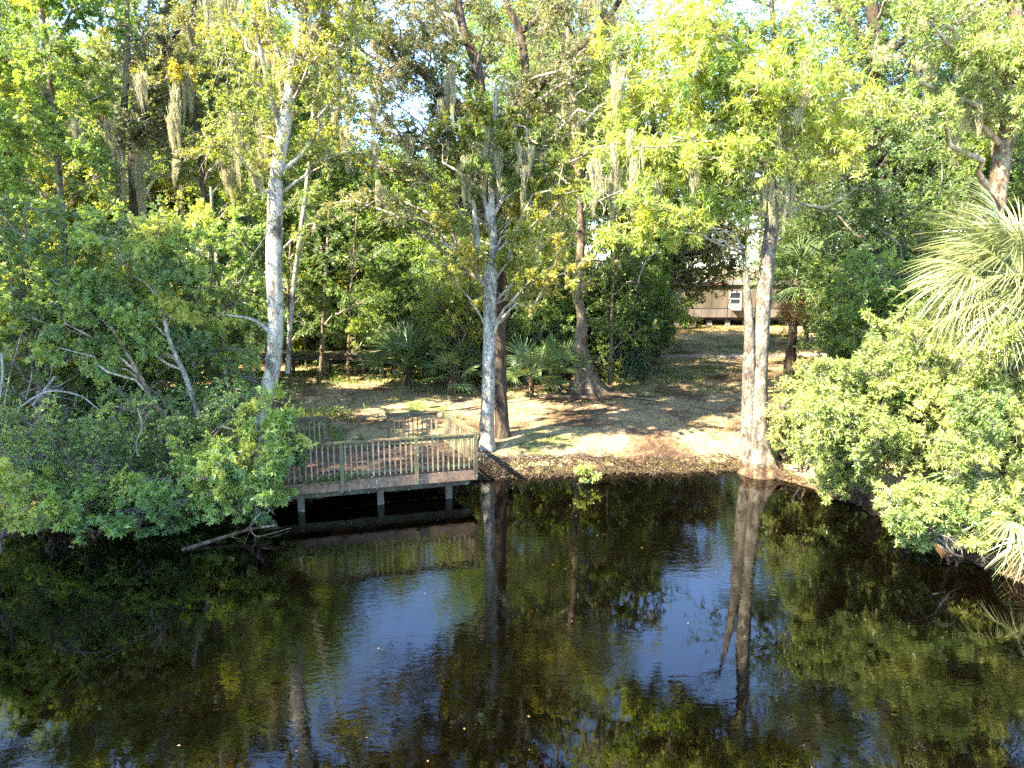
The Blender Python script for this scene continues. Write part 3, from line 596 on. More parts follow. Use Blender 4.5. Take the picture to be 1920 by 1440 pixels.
tree('leaning_tree', 'bare brown trunk leaning right above the large palm at the right edge', 'tree', 19.5,
     [[(1800, 700, 44), (1835, 520, 42), (1868, 380, 40), (1880, 290, 38), (1900, 200, 36), (1912, 100, 30), (1900, 0, 26), (1890, -150, 20), (1900, -300, 12)]],
     fill(1690, 2000, -20, 200, 16, -2, 1, .5, .85, 61) + fill(1700, 2100, -350, -40, 12, -2, 2, .8, 1.3, 62),
     dict(nsub=10, ntwig=6, nleaf=9, size=.16, kind='lance', mode='whorl', tmean=.45), 'bark_tan', 'leaf_pale', 106, flare=.2)
tree('straight_tree', 'thick straight grey brown trunk rising behind the bright crown, upper right', 'tree', 31.0,
     [[(1665, 640, 44), (1662, 450, 40), (1658, 260, 38), (1652, 180, 34), (1640, 100, 30), (1635, 0, 24), (1620, -200, 14)], [(1640, 110, 20), (1600, 50, 16), (1560, 0, 12)], [(1645, 120, 20), (1700, 70, 16), (1740, 20, 12)]],
     fill(1540, 1880, -60, 250, 24, -2, 3, .8, 1.3, 71) + fill(1480, 1900, 260, 480, 16, -3, 1, .8, 1.2, 72), dict(nsub=9, ntwig=6, nleaf=10, size=.13, kind='oval', tmean=.35), 'bark_brown', 'leaf_green', 107, flare=.3)
tree('broadleaf_tree', 'spreading green tree left of the lawn whose boughs hang over the roof of the trailer', 'tree', 41.0,
     [[(1215, 640, 24), (1212, 560, 22), (1218, 450, 20), (1225, 300, 16), (1220, 150, 10)]],
     fill(1180, 1400, 300, 530, 34, -2, 2, .8, 1.2, 81) + fill(1350, 1430, 380, 500, 7, -2, 2, .7, 1.0, 83) + fill(1150, 1270, 150, 420, 12, -2, 2, .8, 1.2, 82), dict(nsub=9, ntwig=6, nleaf=9, size=.15, kind='oval', tmean=.5), 'bark_brown', 'leaf_oak', 108, flare=.3)
# slender stems at the lawn's back edge
SL = [('slender stem with thin reddish bark just right of the boardwalk opening', [(654, 728, 9), (652, 690, 8), (655, 620, 8), (660, 520, 7), (670, 400, 5)], 32.4, fill(600, 740, 460, 620, 7, -.8, .8, .6, .9, 201), 'leaf_bright'),
      ('slender mottled stem in front of the boardwalk, left of its neighbour', [(597, 722, 12), (602, 680, 10), (606, 600, 9), (612, 500, 8), (618, 380, 6)], 32.0, fill(560, 680, 380, 580, 7, -.8, .8, .6, .9, 202), 'leaf_green'),
      ('thin pale sapling close to the right side of the leaning pale trunk', [(545, 735, 7), (543, 660, 7), (540, 560, 6), (545, 450, 5)], 31.5, fill(500, 600, 480, 620, 5, -.5, .8, .5, .8, 203), 'leaf_green'),
      ('thin straight stem right of the fluted cypress foot', [(1143, 722, 10), (1146, 650, 9), (1148, 560, 8), (1155, 450, 6), (1160, 330, 5)], 31.0, fill(1120, 1230, 330, 620, 12, -1, 1, .55, .9, 204), 'leaf_green'),
      ('pale slender stem leaning right behind the tall leaning trunk', [(538, 700, 11), (548, 560, 11), (562, 450, 11), (575, 350, 10), (585, 240, 9), (595, 120, 8), (612, 0, 7)], 24.0, fill(560, 700, -20, 260, 9, -1, 1, .45, .8, 205), 'leaf_yellow')]
for k, (lb, st, Y, cl, lm) in enumerate(SL):
    tree('slender_tree', lb, 'tree', Y, [st], cl, dict(nsub=8, ntwig=6, nleaf=9, size=.12, tmean=.5), 'bark_tan' if k != 4 else 'bark_pale', lm, 300 + k, flare=.2, limb_r=.03, nsides=8)
# left side trees
LT = [('banded grey trunk in the upper left corner forking twice', [[(118, 620, 17), (122, 480, 16), (112, 350, 15), (104, 240, 14), (90, 130, 13), (80, 40, 12), (72, -100, 8)], [(103, 220, 9), (75, 150, 8), (40, 90, 6)], [(88, 110, 8), (115, 60, 7), (140, 10, 5)]], 23.5, fill(-40, 220, -20, 330, 20, -1.5, 1.5, .55, .95, 211) + fill(-60, 250, -300, -30, 8, -2, 2, .8, 1.2, 212), 'leaf_bright', 'bark_grey', .12, 'maple'),
      ('moss shrouded grey trunk left of the pair, upper left', [[(235, 720, 24), (230, 560, 22), (226, 420, 22), (225, 300, 20), (232, 200, 16), (240, 90, 12), (235, -60, 9)]], 24.5, fill(170, 330, 30, 260, 12, -1, 1.5, .5, .85, 213), 'leaf_oak', 'bark_grey', .08, 'oval'),
      ('thick moss shrouded trunk ending in a broken snag, upper left', [[(268, 730, 34), (262, 560, 32), (256, 420, 30), (252, 300, 28), (262, 200, 24), (300, 110, 20), (312, 30, 14), (322, -80, 9)], [(300, 120, 14), (330, 70, 12), (345, 10, 9)]], 25.2, fill(250, 420, -20, 290, 16, -1.5, 1.5, .5, .85, 214), 'leaf_oak', 'bark_brown', .08, 'oval'),
      ('dark trunk wrapped in vines left of the tall pale trunk', [[(430, 730, 17), (420, 640, 15), (405, 500, 15), (385, 380, 15), (372, 260, 13), (360, 140, 11), (365, 0, 9), (380, -150, 6)], [(372, 270, 9), (400, 180, 8), (430, 80, 6)]], 25.0, fill(320, 500, 120, 380, 14, -1.5, 1.5, .5, .85, 215) + fill(330, 520, -250, 20, 10, -2, 2, .7, 1.1, 216), 'leaf_yellow', 'bark_brown', .1, 'oval'),
      ('leaning grey stem crossing the left thicket towards the water', [[(390, 850, 13), (372, 780, 12), (345, 700, 12), (318, 640, 11), (298, 560, 10), (270, 480, 8), (240, 400, 6)]], 18.6, fill(170, 360, 420, 640, 14, -1, 1, .45, .7, 217), 'leaf_maple', 'bark_pale', .11, 'maple'),
      ('curved pale stem bowing over at the edge of the left thicket', [[(345, 880, 10), (320, 800, 11), (290, 755, 11), (268, 715, 10), (248, 680, 9), (225, 640, 8), (180, 560, 6)]], 18.0, fill(60, 250, 500, 660, 9, -1, 1, .4, .65, 218), 'leaf_maple', 'bark_tan', .11, 'maple'),
      ('slim mottled tree between the left thicket and the pale leaning trunk', [[(425, 740, 10), (418, 650, 10), (412, 560, 9), (402, 450, 8), (395, 350, 6)]], 22.5, fill(360, 490, 420, 640, 12, -1, 1, .45, .75, 219), 'leaf_maple', 'bark_pale', .1, 'maple')]
for k, (lb, sts, Y, cl, lm, bk, sz, kd) in enumerate(LT):
    tree('broadleaf_tree', lb, 'tree', Y, sts, cl, dict(nsub=8, ntwig=6, nleaf=6 if kd == 'maple' else 10, size=sz * 1.15, kind=kd, tmean=.5, clump=.28, bare=.22, thick=1.4), bk, lm, 320 + k, flare=.25, limb_r=.035, nsides=9)

# thickets: several stems from one foot, leafy masses at given places
def shrub(name, label, foot, Y, clumps, spec, leafm, seed, bark='bark_twig', cat='shrub', nst=4, r=.03, group=None):
    b = A(*foot, Y); zg = gz(b[0], b[1]); b[2] = max(zg, -.3)
    rng = np.random.default_rng(seed); wood = Geo(); leaf = Geo(); limbs = []; rad = []
    cs = [(A(u, v, Y + dy), rr) for (u, v, dy, rr) in clumps]; cen = np.mean([c for c, _ in cs], 0); hub = [b + (cen - b) * rng.uniform(.25, .6) * [1, 1, 1] + rng.normal(0, .25, 3) for _ in range(nst)]
    for h in hub:
        lb = limb_to(rng, b + rng.normal(0, .12, 3) * [1, 1, 0], h, 6, .03); wood.tubes(lb, np.linspace(r * 1.3, r, 7), 7, .03, rng, .5)
    for c, rr in cs:
        c = c.copy(); c[2] = max(c[2], .12 + .2 * rr); h = hub[int(np.argmin([np.linalg.norm(h - c) for h in hub]))]; lb = limb_to(rng, h, c, 6, .1); wood.tubes(lb, np.linspace(r * .8, r * .35, 7), 6, .03, rng, .5); limbs.append(lb); rad.append(rr)
    foliage(wood, leaf, rng, np.array(limbs), np.array(rad), spec, r)
    keep = []
    for q in range(len(leaf.v)):                      # leaves never hang below the water
        leaf.v[q][:, 2] = np.maximum(leaf.v[q][:, 2], .015 + .02 * rng.random(len(leaf.v[q])))
    o = empty(name, b, label, cat, group); wood.obj('stems', M[bark], o, True, b); leaf.obj('foliage', M[leafm], o, False, b); return o
WH = dict(sub=(.45, 1.35), nsub=10, ntwig=8, nleaf=12, size=.112, kind='lance', mode='whorl', flat=.6, tmean=.5, clump=.25, tw=.4)
shrub('bay_shrub', 'large sunlit shrub with whorls of narrow pale leaves filling the right bank', (1720, 900), 17.2, fill(1490, 1900, 590, 870, 62, -1.3, 1.4, .4, .65, 401, lambda u, v: v < 770 - (u - 1460) * .95), WH, 'leaf_pale', 401, nst=7)
shrub('bay_shrub', 'pale narrow leaved bough hanging lowest over the water on the right', (1800, 960), 14.6, fill(1665, 1900, 925, 1010, 15, -.9, .5, .3, .5, 402) + fill(1640, 1700, 920, 960, 3, -.4, .2, .25, .35, 403), WH, 'leaf_pale', 402, nst=4)
shrub('bay_shrub', 'small pale leafy spray reaching the water just right of the swollen tree foot', (1620, 880), 18.2, fill(1535, 1625, 870, 905, 6, -.4, .3, .25, .4, 404), WH, 'leaf_pale', 404, nst=3)
shrub('bay_shrub', 'tall pale shrub in front of the big palm at the right edge', (1900, 860), 14.5, fill(1790, 1960, 610, 880, 22, -.6, .8, .4, .6, 405), WH, 'leaf_pale', 405, nst=5)
shrub('wax_myrtle', 'fine leaved dull green shrub between the swollen tree foot and the pale shrub', (1500, 870), 20.6, fill(1460, 1560, 690, 850, 15, -.6, .8, .35, .55, 406), dict(nsub=9, ntwig=7, nleaf=12, size=.06, kind='oval', tmean=.6), 'leaf_pale', 406, nst=5)
shrub('broadleaf_shrub', 'rounded green shrub behind the pale shrub, below the straight trunk', (1660, 700), 23.5, fill(1585, 1780, 480, 650, 24, -1, 1.5, .5, .75, 407), dict(nsub=9, ntwig=6, nleaf=9, size=.11, kind='oval', tmean=.6), 'leaf_bright', 407, nst=5, r=.05)
shrub('broadleaf_shrub', 'deep green leafy shrub high behind the big palm fronds', (1760, 640), 24.5, fill(1600, 1960, 330, 560, 24, -1, 1.5, .6, .95, 408), dict(nsub=9, ntwig=6, nleaf=9, size=.12, kind='oval', tmean=.4), 'leaf_green', 408, nst=5, r=.06)
FE = dict(sub=(.35, 1.7), nsub=8, ntwig=6, nleaf=11, size=.058, kind='small', flat=.35, tmean=.5, clump=.3, tw=.5, bare=.2, thick=1.3)
shrub('wax_myrtle', 'bluish fine leaved thicket overhanging the dark water on the far left', (100, 930), 17.0, fill(-40, 260, 760, 955, 28, -1.4, 1, .25, .8, 411), FE, 'leaf_bluish', 411, nst=6)
shrub('wax_myrtle', 'bluish fine leaved thicket overhanging the water between the left edge and the deck', (330, 930), 17.6, fill(200, 490, 730, 925, 24, -1.4, 1, .25, .8, 412), FE, 'leaf_bluish', 412, nst=6)
shrub('wax_myrtle', 'feathery sunlit spray of a bush above the left thicket', (200, 760), 20.5, fill(130, 300, 640, 720, 9, -.6, .6, .35, .55, 413), FE, 'leaf_pale', 413, nst=4)
MP = dict(sub=(.35, 1.6), nsub=6, ntwig=5, nleaf=5, size=.155, kind='maple', flat=.35, tmean=.6, clump=.3, tw=.5, bare=.25, thick=1.5)
shrub('maple_shrub', 'bright green lobed leaves of a maple bough beside the left end of the deck', (480, 900), 16.8, fill(330, 545, 850, 960, 20, -1.1, .3, .3, .5, 414) + fill(470, 560, 760, 860, 9, -.5, .4, .25, .42, 420), MP, 'leaf_maple', 414, nst=5)
shrub('maple_shrub', 'green lobed leaf bough dipping towards the water near the left edge', (180, 950), 16.2, fill(90, 330, 890, 985, 12, -.8, .3, .25, .45, 415), MP, 'leaf_maple', 415, nst=4)
shrub('maple_shrub', 'close yellowish lobed leaves poking in at the left edge', (-30, 980), 13.5, fill(-40, 35, 860, 950, 5, -.4, .3, .22, .3, 416), dict(MP, tmean=.95), 'leaf_bright', 416, nst=2)
shrub('maple_tree', 'dense grey green leaf wall of a leaning maple at the left edge', (60, 850), 19.3, fill(-60, 230, 360, 680, 30, -1.6, 1.4, .3, .95, 417), dict(MP, size=.15), 'leaf_maple', 417, cat='tree', nst=5, r=.06)
shrub('maple_tree', 'shaded leafy maple behind the leaning stems, centre of the left thicket', (330, 780), 21.0, fill(180, 500, 400, 720, 32, -1.6, 1.6, .3, .95, 418), dict(MP, size=.15), 'leaf_maple', 418, cat='tree', nst=5, r=.06)
shrub('understory_shrub', 'low dark green growth on the ground behind the left thicket', (260, 790), 20.5, fill(0, 480, 700, 780, 22, -1, 1, .35, .55, 419), dict(nsub=8, ntwig=6, nleaf=9, size=.08, tmean=.4), 'leaf_green', 419, nst=6)
shrub('water_weed', 'small bright green leafy plant standing in the water by the bank', (1096, 908), 19.9, fill(1075, 1118, 876, 900, 5, -.15, .15, .1, .16, 421), dict(nsub=4, ntwig=3, nleaf=5, size=.1, kind='oval', tmean=.8), 'leaf_maple', 421, cat='plant', nst=3, r=.01)
shrub('understory_shrub', 'leafy rounded bush directly left of the brown oak trunk', (850, 700), 30.5, fill(800, 905, 500, 690, 16, -.6, 1, .5, .75, 422), dict(nsub=9, ntwig=6, nleaf=10, size=.11, tmean=.55), 'leaf_yellow', 422, nst=5)
shrub('understory_shrub', 'dark narrow leaved bush between the oak trunk and the cypress foot', (1000, 690), 32.5, fill(950, 1075, 440, 660, 18, -.6, 1, .6, .85, 423), dict(nsub=9, ntwig=6, nleaf=10, size=.13, kind='lance', tmean=.4), 'leaf_green', 423, nst=5)
shrub('understory_shrub', 'dark bush with upright stems at the left side of the lawn corridor', (1180, 700), 33.0, fill(1135, 1215, 520, 700, 14, -.6, 1, .5, .8, 424), dict(nsub=9, ntwig=6, nleaf=10, size=.11, tmean=.4), 'leaf_dark', 424, nst=6)
shrub('understory_shrub', 'green bush at the left end of the trailer home', (1250, 612), 55.0, fill(1190, 1300, 560, 605, 8, -1, 1, .7, 1.0, 425), dict(nsub=9, ntwig=6, nleaf=9, size=.17, tmean=.5), 'leaf_green', 425, nst=5)

# ------------------------------------------------------------------ palms
def frond_mesh(seed, pet, R, nseg, spread, droop, mat, narrow=1.0):
    rng = np.random.default_rng(seed); g = Geo(); t = np.linspace(0, 1, 7)
    P = np.stack([t * pet, 0 * t, .12 * pet * np.sin(t * pi * .5) - .18 * pet * t ** 2], 1); g.tubes(P, np.linspace(.022, .012, 7), 5, tint=.4); o = P[-1]
    phs = np.radians(np.linspace(-spread, spread, nseg)); dph = phs[1] - phs[0]; K = 7; s = np.linspace(0.02, 1, K)
    for i, ph in enumerate(phs):
        q = abs(ph) / np.radians(spread); L = R * (1 - .3 * q ** 2) * rng.uniform(.88, 1.08); r = s * L; ph2 = ph + rng.normal(0, .02); bend = rng.normal(0, .06)
        cx = r * np.cos(ph2 + bend * s); cy_ = r * np.sin(ph2 + bend * s)
        z = .12 * r * cos(ph * 1.0) - .10 * np.abs(np.sin(ph)) * r - droop * R * np.maximum(s - .35, 0) ** 1.8 * rng.uniform(.7, 1.5)
        w = np.minimum(r * dph * .56, R * dph * .18) * np.clip((1 - s) / .65, 0, 1) ** .8 * narrow; w[-1] = .0015
        tilt = (1 if i % 2 else -1) * .55; sx = -np.sin(ph2); sy = np.cos(ph2)
        Lf_ = np.stack([o[0] + cx + sx * w, o[1] + cy_ + sy * w, o[2] + z + w * tilt], 1); Rt = np.stack([o[0] + cx - sx * w, o[1] + cy_ - sy * w, o[2] + z - w * tilt], 1)
        V = np.concatenate([Lf_, Rt]); k = np.arange(K - 1); g.add(V, np.stack([k, k + 1, k + 1 + K, k + K], 1), np.full(2 * K, np.clip(rng.normal(.5, .2), 0, 1)))
    return g.mesh('frond', M[mat])
FRM = {k: [frond_mesh(500 + i, p, R, n, sp, dr, mt) for i in range(3)] for k, (p, R, n, sp, dr, mt) in {
    'big': (.95, 1.3, 76, 128, .75, 'palm_pale'), 'far': (1.1, 1.3, 40, 120, .6, 'palm_green'), 'palmetto': (.7, .75, 28, 115, .15, 'palm_green'), 'dead': (.7, 1.0, 30, 55, .7, 'palm_dead')}.items()}
def palm(name, label, c, z, n, kind, seed, cat='palm', ndead=0, e0=-35, e1=80, s=1.0, tr=.14, bark='bark_brown', az=None, group=None):
    """c: crown centre x,y; z: its height"""
    rng = np.random.default_rng(seed); base = np.array([c[0], c[1], gz(c[0], c[1])]); o = empty(name, base, label, cat, group)
    hh = max(z - base[2], .15); g = Geo(); trunk_geo(g, [(0, 0, -.3), (0.02, 0, hh * .5), (0, .0, hh * .85), (0, 0, hh + .05)], [tr * 1.2, tr, tr * 1.15, tr * .6], rng, 30, 12, .2, 7, rough=.12)
    if hh > 1.2:                                        # old leaf bases around the top of the trunk
        for i in range(26):
            a = i * 2.4; zz = hh * (.55 + .43 * i / 26); g.tubes(np.array([[cos(a) * tr * .9, sin(a) * tr * .9, zz], [cos(a) * (tr + .1), sin(a) * (tr + .1), zz + .16], [cos(a) * (tr + .2), sin(a) * (tr + .2), zz + .24]]), np.array([.04, .03, .015]), 4)
    g.obj('trunk', M[bark], o, True)
    for i in range(n + ndead):
        dead = i >= n; f = (i + .5) / n; a = (i * 2.39996 + rng.normal(0, .15)) if az is None else radians(rng.uniform(*az)); e = radians(-rng.uniform(62, 85)) if dead else radians(e1 + (e0 - e1) * f ** .85 + rng.normal(0, 6))
        fr = bpy.data.objects.new('dead_frond' if dead else 'frond', FRM['dead' if dead else kind][i % 3]); COL.objects.link(fr); fr.parent = o
        fr.matrix_local = Matrix.Translation((0, 0, hh - (.1 if dead else 0))) @ Matrix.Rotation(a, 4, 'Z') @ Matrix.Rotation(-e, 4, 'Y') @ Matrix.Rotation(rng.normal(0, .35), 4, 'X') @ Matrix.Scale(s * rng.uniform(.85, 1.1), 4)
    return o
def palm_at(name, label, u, v, Y, *a, **k):
    c = A(u, v, Y); return palm(name, label, c[:2], c[2], *a, **k)
palm_at('cabbage_palm', 'large glossy cabbage palm with drooping fan fronds at the right edge', 1915, 525, 14.8, 44, 'big', 511, ndead=4, e0=-65, tr=.17)
palm_at('cabbage_palm', 'low fan palm with brown dead fronds at the lower right corner', 1940, 960, 14.0, 10, 'big', 512, ndead=14, e0=-55, s=.75)
palm_at('cabbage_palm', 'small fan palm in the shade under the pale shrub on the right bank', 1795, 850, 16.8, 12, 'palmetto', 513, ndead=1, e0=-50, s=1.25)
palm_at('cabbage_palm', 'tall cabbage palm with a skirt of tan dead fronds in front of the trailer', 1492, 522, 33.0, 20, 'far', 514, ndead=34, e0=-40, s=1.15, tr=.2)
palm_at('cabbage_palm', 'tall palm deep in the shade behind the right hand bushes', 1560, 470, 42.0, 20, 'far', 515, ndead=8, e0=-40, s=1.2, tr=.2)
palm_at('saw_palmetto', 'large saw palmetto clump with upright fans left of the oak', 765, 690, 31.4, 20, 'palmetto', 516, 'palmetto', 3, 5, 82, 1.7, .12)
palm_at('saw_palmetto', 'drooping saw palmetto with tan dead fans left of the oak trunk', 848, 700, 30.0, 12, 'palmetto', 517, 'palmetto', 7, -30, 70, 1.15, .12)
palm_at('saw_palmetto', 'saw palmetto with one dead fan between the oak and the cypress', 995, 706, 29.5, 14, 'palmetto', 518, 'palmetto', 2, -10, 75, 1.25, .12)
palm_at('saw_palmetto', 'upright saw palmetto leaning against the cypress foot', 1048, 700, 29.8, 12, 'palmetto', 519, 'palmetto', 0, 5, 80, 1.3, .12)
palm_at('saw_palmetto', 'dark saw palmetto deep in the left thicket', 130, 600, 22.5, 14, 'palmetto', 520, 'palmetto', 3, -30, 70, 1.6, .12)
palm_at('saw_palmetto', 'shaded saw palmetto on the ground at the far left', 90, 720, 21.0, 14, 'palmetto', 521, 'palmetto', 2, -20, 75, 1.3, .12)

# ------------------------------------------------------------------ woods behind: copies of grown prototypes
B = dict(flat=.5)
make_proto('tall_a', 'bark_grey', 'leaf_green', 601, 17, 4.2, .28, 26, dict(nsub=9, ntwig=7, nleaf=10, size=.15, flat=.5))
make_proto('tall_b', 'bark_brown', 'leaf_oak', 602, 18, 4.6, .35, 26, dict(nsub=9, ntwig=7, nleaf=10, size=.14, flat=.5))
make_proto('mid_a', 'bark_grey', 'leaf_bright', 603, 11, 3.0, .15, 26, dict(nsub=8, ntwig=7, nleaf=10, size=.15, flat=.5), shape='column')
make_proto('mid_b', 'bark_tan', 'leaf_yellow', 604, 12, 3.2, .12, 28, dict(nsub=8, ntwig=7, nleaf=10, size=.14, flat=.5))
make_proto('bush_a', 'bark_twig', 'leaf_green', 605, 3.6, 1.7, .08, 20, dict(nsub=8, ntwig=6, nleaf=10, size=.11, flat=.5), shape='bush', tr=.05)
make_proto('bush_b', 'bark_twig', 'leaf_bright', 606, 3.0, 1.5, .1, 18, dict(nsub=8, ntwig=6, nleaf=8, size=.12, kind='maple', flat=.5), shape='bush', tr=.05)
make_proto('sapling', 'bark_twig', 'leaf_green', 607, 6.5, 1.5, .3, 16, dict(nsub=7, ntwig=6, nleaf=9, size=.12, flat=.5), tr=.06)
rw = np.random.default_rng(77)
G1 = 'trees in the wood behind the lawn'; GL = 'leafy broadleaved tree standing in the dense wood behind the boardwalk and palmettos'
for row, (Y, x0, x1, dx) in enumerate([(36.5, -31, 6.0, 3.1), (41, -34, 7.5, 3.4), (47, -38, 8.5, 3.8), (54, -44, 9, 4.6)]):
    x = x0
    while x < x1:
        xx = x + rw.uniform(-.9, .9); yy = Y + rw.uniform(-1.6, 1.6); u = 960 + F * xx / yy
        if row == 0 and 250 < u < 720: yy += 1.5
        if (row == 2 and xx > 2.5) or (row == 3 and xx > 5): x += dx; continue
        gap = 585 < u < 890
        key = ['mid_a', 'mid_b'][rw.integers(2)] if (gap or rw.random() < .45) else ['tall_a', 'tall_b'][rw.integers(2)]
        hh = {'mid_a': 11, 'mid_b': 12, 'tall_a': 17, 'tall_b': 18}[key]; s = rw.uniform(.85, 1.15)
        if gap: s = rw.uniform(9.0, 12.0) / hh * (yy / 40) ** .5
        lm = ['leaf_bright', 'leaf_yellow', 'leaf_green', 'leaf_yellow', 'leaf_bright'][rw.integers(5)]
        plant(key, 'woodland_tree', GL, 'tree', G1, xx, yy, s, rw.uniform(0, 6.28), lm); x += dx
G2 = 'trees in the wood right of the lawn'; GL2 = 'tall dark green tree in the dense wood right of the lawn'
for (xx, yy) in [(19, 46), (22, 41), (17.5, 36), (21, 33), (25, 37), (16.2, 30.5), (19.5, 28), (23.5, 29), (28, 34), (30, 42), (26, 47), (22, 50), (17, 26), (21, 24), (34, 50), (31, 55), (28, 60)]:
    key = ['mid_a', 'tall_a', 'tall_b', 'mid_b'][rw.integers(4)]
    if 18 < xx / yy * 40 < 18.8 : pass
    plant(key, 'woodland_tree', GL2, 'tree', G2, xx + rw.uniform(-.5, .5), yy + rw.uniform(-.5, .5), rw.uniform(.85, 1.15), rw.uniform(0, 6.28), ['leaf_green', 'leaf_dark', 'leaf_oak'][rw.integers(3)])
G3 = 'trees beyond the trailer home'; GL3 = 'distant tree in the wood beyond the trailer home'
for Y, dx in ((66, 4.5), (76, 6)):
    x = -36
    while x < 60:
        u = 960 + F * x / Y; gap = 1235 < u < 1345 or 600 < u < 880; key = ['mid_a', 'mid_b'][rw.integers(2)] if gap else ['tall_a', 'tall_b', 'mid_a'][rw.integers(3)]
        plant(key, 'distant_tree', GL3, 'tree', G3, x + rw.uniform(-1, 1), Y + rw.uniform(-2, 2), (rw.uniform(.75, .9) if gap else rw.uniform(1, 1.3)), rw.uniform(0, 6.28), ['leaf_green', 'leaf_oak', 'leaf_bright'][rw.integers(3)]); x += dx
# bushes at the wood's edge
G4 = 'bushes along the edge of the wood'; GL4 = 'leafy bush in the undergrowth along the edge of the wood'
for (u, Y, key, s) in [(510, 37.6, 'bush_a', .9), (560, 38.6, 'bush_b', 1), (620, 39, 'bush_a', 1.1), (690, 38.5, 'bush_b', 1.1), (740, 35.5, 'bush_a', 1), (800, 34, 'bush_b', 1.1), (840, 32.6, 'bush_a', 1), (900, 33.5, 'bush_b', 1.1), (960, 34, 'bush_a', 1.2), (1040, 33.5, 'bush_b', 1.1), (1100, 34, 'bush_a', 1.2), (1130, 33.6, 'bush_a', 1), (1185, 35.5, 'bush_a', 1.1), (1200, 38.5, 'bush_b', .9),
                       (60, 26, 'bush_a', 1.1), (160, 27, 'bush_b', 1.1), (300, 29, 'bush_a', 1.0), (20, 23, 'bush_a', 1), (400, 32, 'bush_a', .9), (230, 33, 'bush_b', 1.1), (100, 33, 'bush_a', 1.2), (-60, 24, 'bush_b', 1.3)]:
    c = A(u, 700, Y); plant(key, 'undergrowth_bush', GL4, 'bush', G4, c[0], Y, s * rw.uniform(.9, 1.1), rw.uniform(0, 6.28), ['leaf_green', 'leaf_yellow', None][rw.integers(3)])
G5 = 'bushes right of the lawn'; GL5 = 'green bush at the foot of the wood right of the lawn'
for (u, Y, key, s) in [(1600, 30, 'bush_a', 1.2), (1640, 26, 'bush_a', 1.1), (1700, 24, 'bush_b', 1.2), (1780, 22, 'bush_a', 1.1), (1860, 20.5, 'bush_b', 1.1), (1640, 36, 'bush_b', 1.3), (1700, 33, 'bush_a', 1.4), (1580, 44, 'bush_a', 1.2), (1620, 48, 'bush_b', 1.3), (1540, 22.5, 'bush_a', .5)]:
    c = A(u, 700, Y); plant(key, 'undergrowth_bush', GL5, 'bush', G5, c[0], Y, s, rw.uniform(0, 6.28), 'leaf_green')
G6 = 'saplings in the wood behind the lawn'; GL6 = 'thin stemmed sapling among the undergrowth behind the lawn'
for (u, Y) in [(500, 33.4), (575, 37), (690, 37), (740, 33.8), (880, 33), (1060, 33.6), (1160, 32.4), (1195, 34.2), (300, 28), (430, 27), (360, 31), (180, 25.5)]:
    c = A(u, 700, Y); plant('sapling', 'sapling', GL6, 'tree', G6, c[0], Y, rw.uniform(.85, 1.2), rw.uniform(0, 6.28), ['leaf_green', 'leaf_bright', 'leaf_yellow'][rw.integers(3)])
# trees on the near left bank, beside the camera: they shade the left half of the water
G7 = 'trees on the near left bank'; GL7 = 'tall tree on the near left bank whose crown shades the dark water'
for (x, y, k, s) in [(-19, 14, 'tall_a', .95), (-18.8, 9.6, 'tall_b', 1.05), (-23, 6, 'tall_b', 1.0), (-24, 1.5, 'tall_a', 1.0), (-20.5, 19.5, 'tall_b', .9), (-26, 14, 'mid_a', 1.3), (-29, -5, 'tall_b', 1)]:
    plant(k, 'bank_tree', GL7, 'tree', G7, x, y, s, rw.uniform(0, 6.28), 'leaf_green')

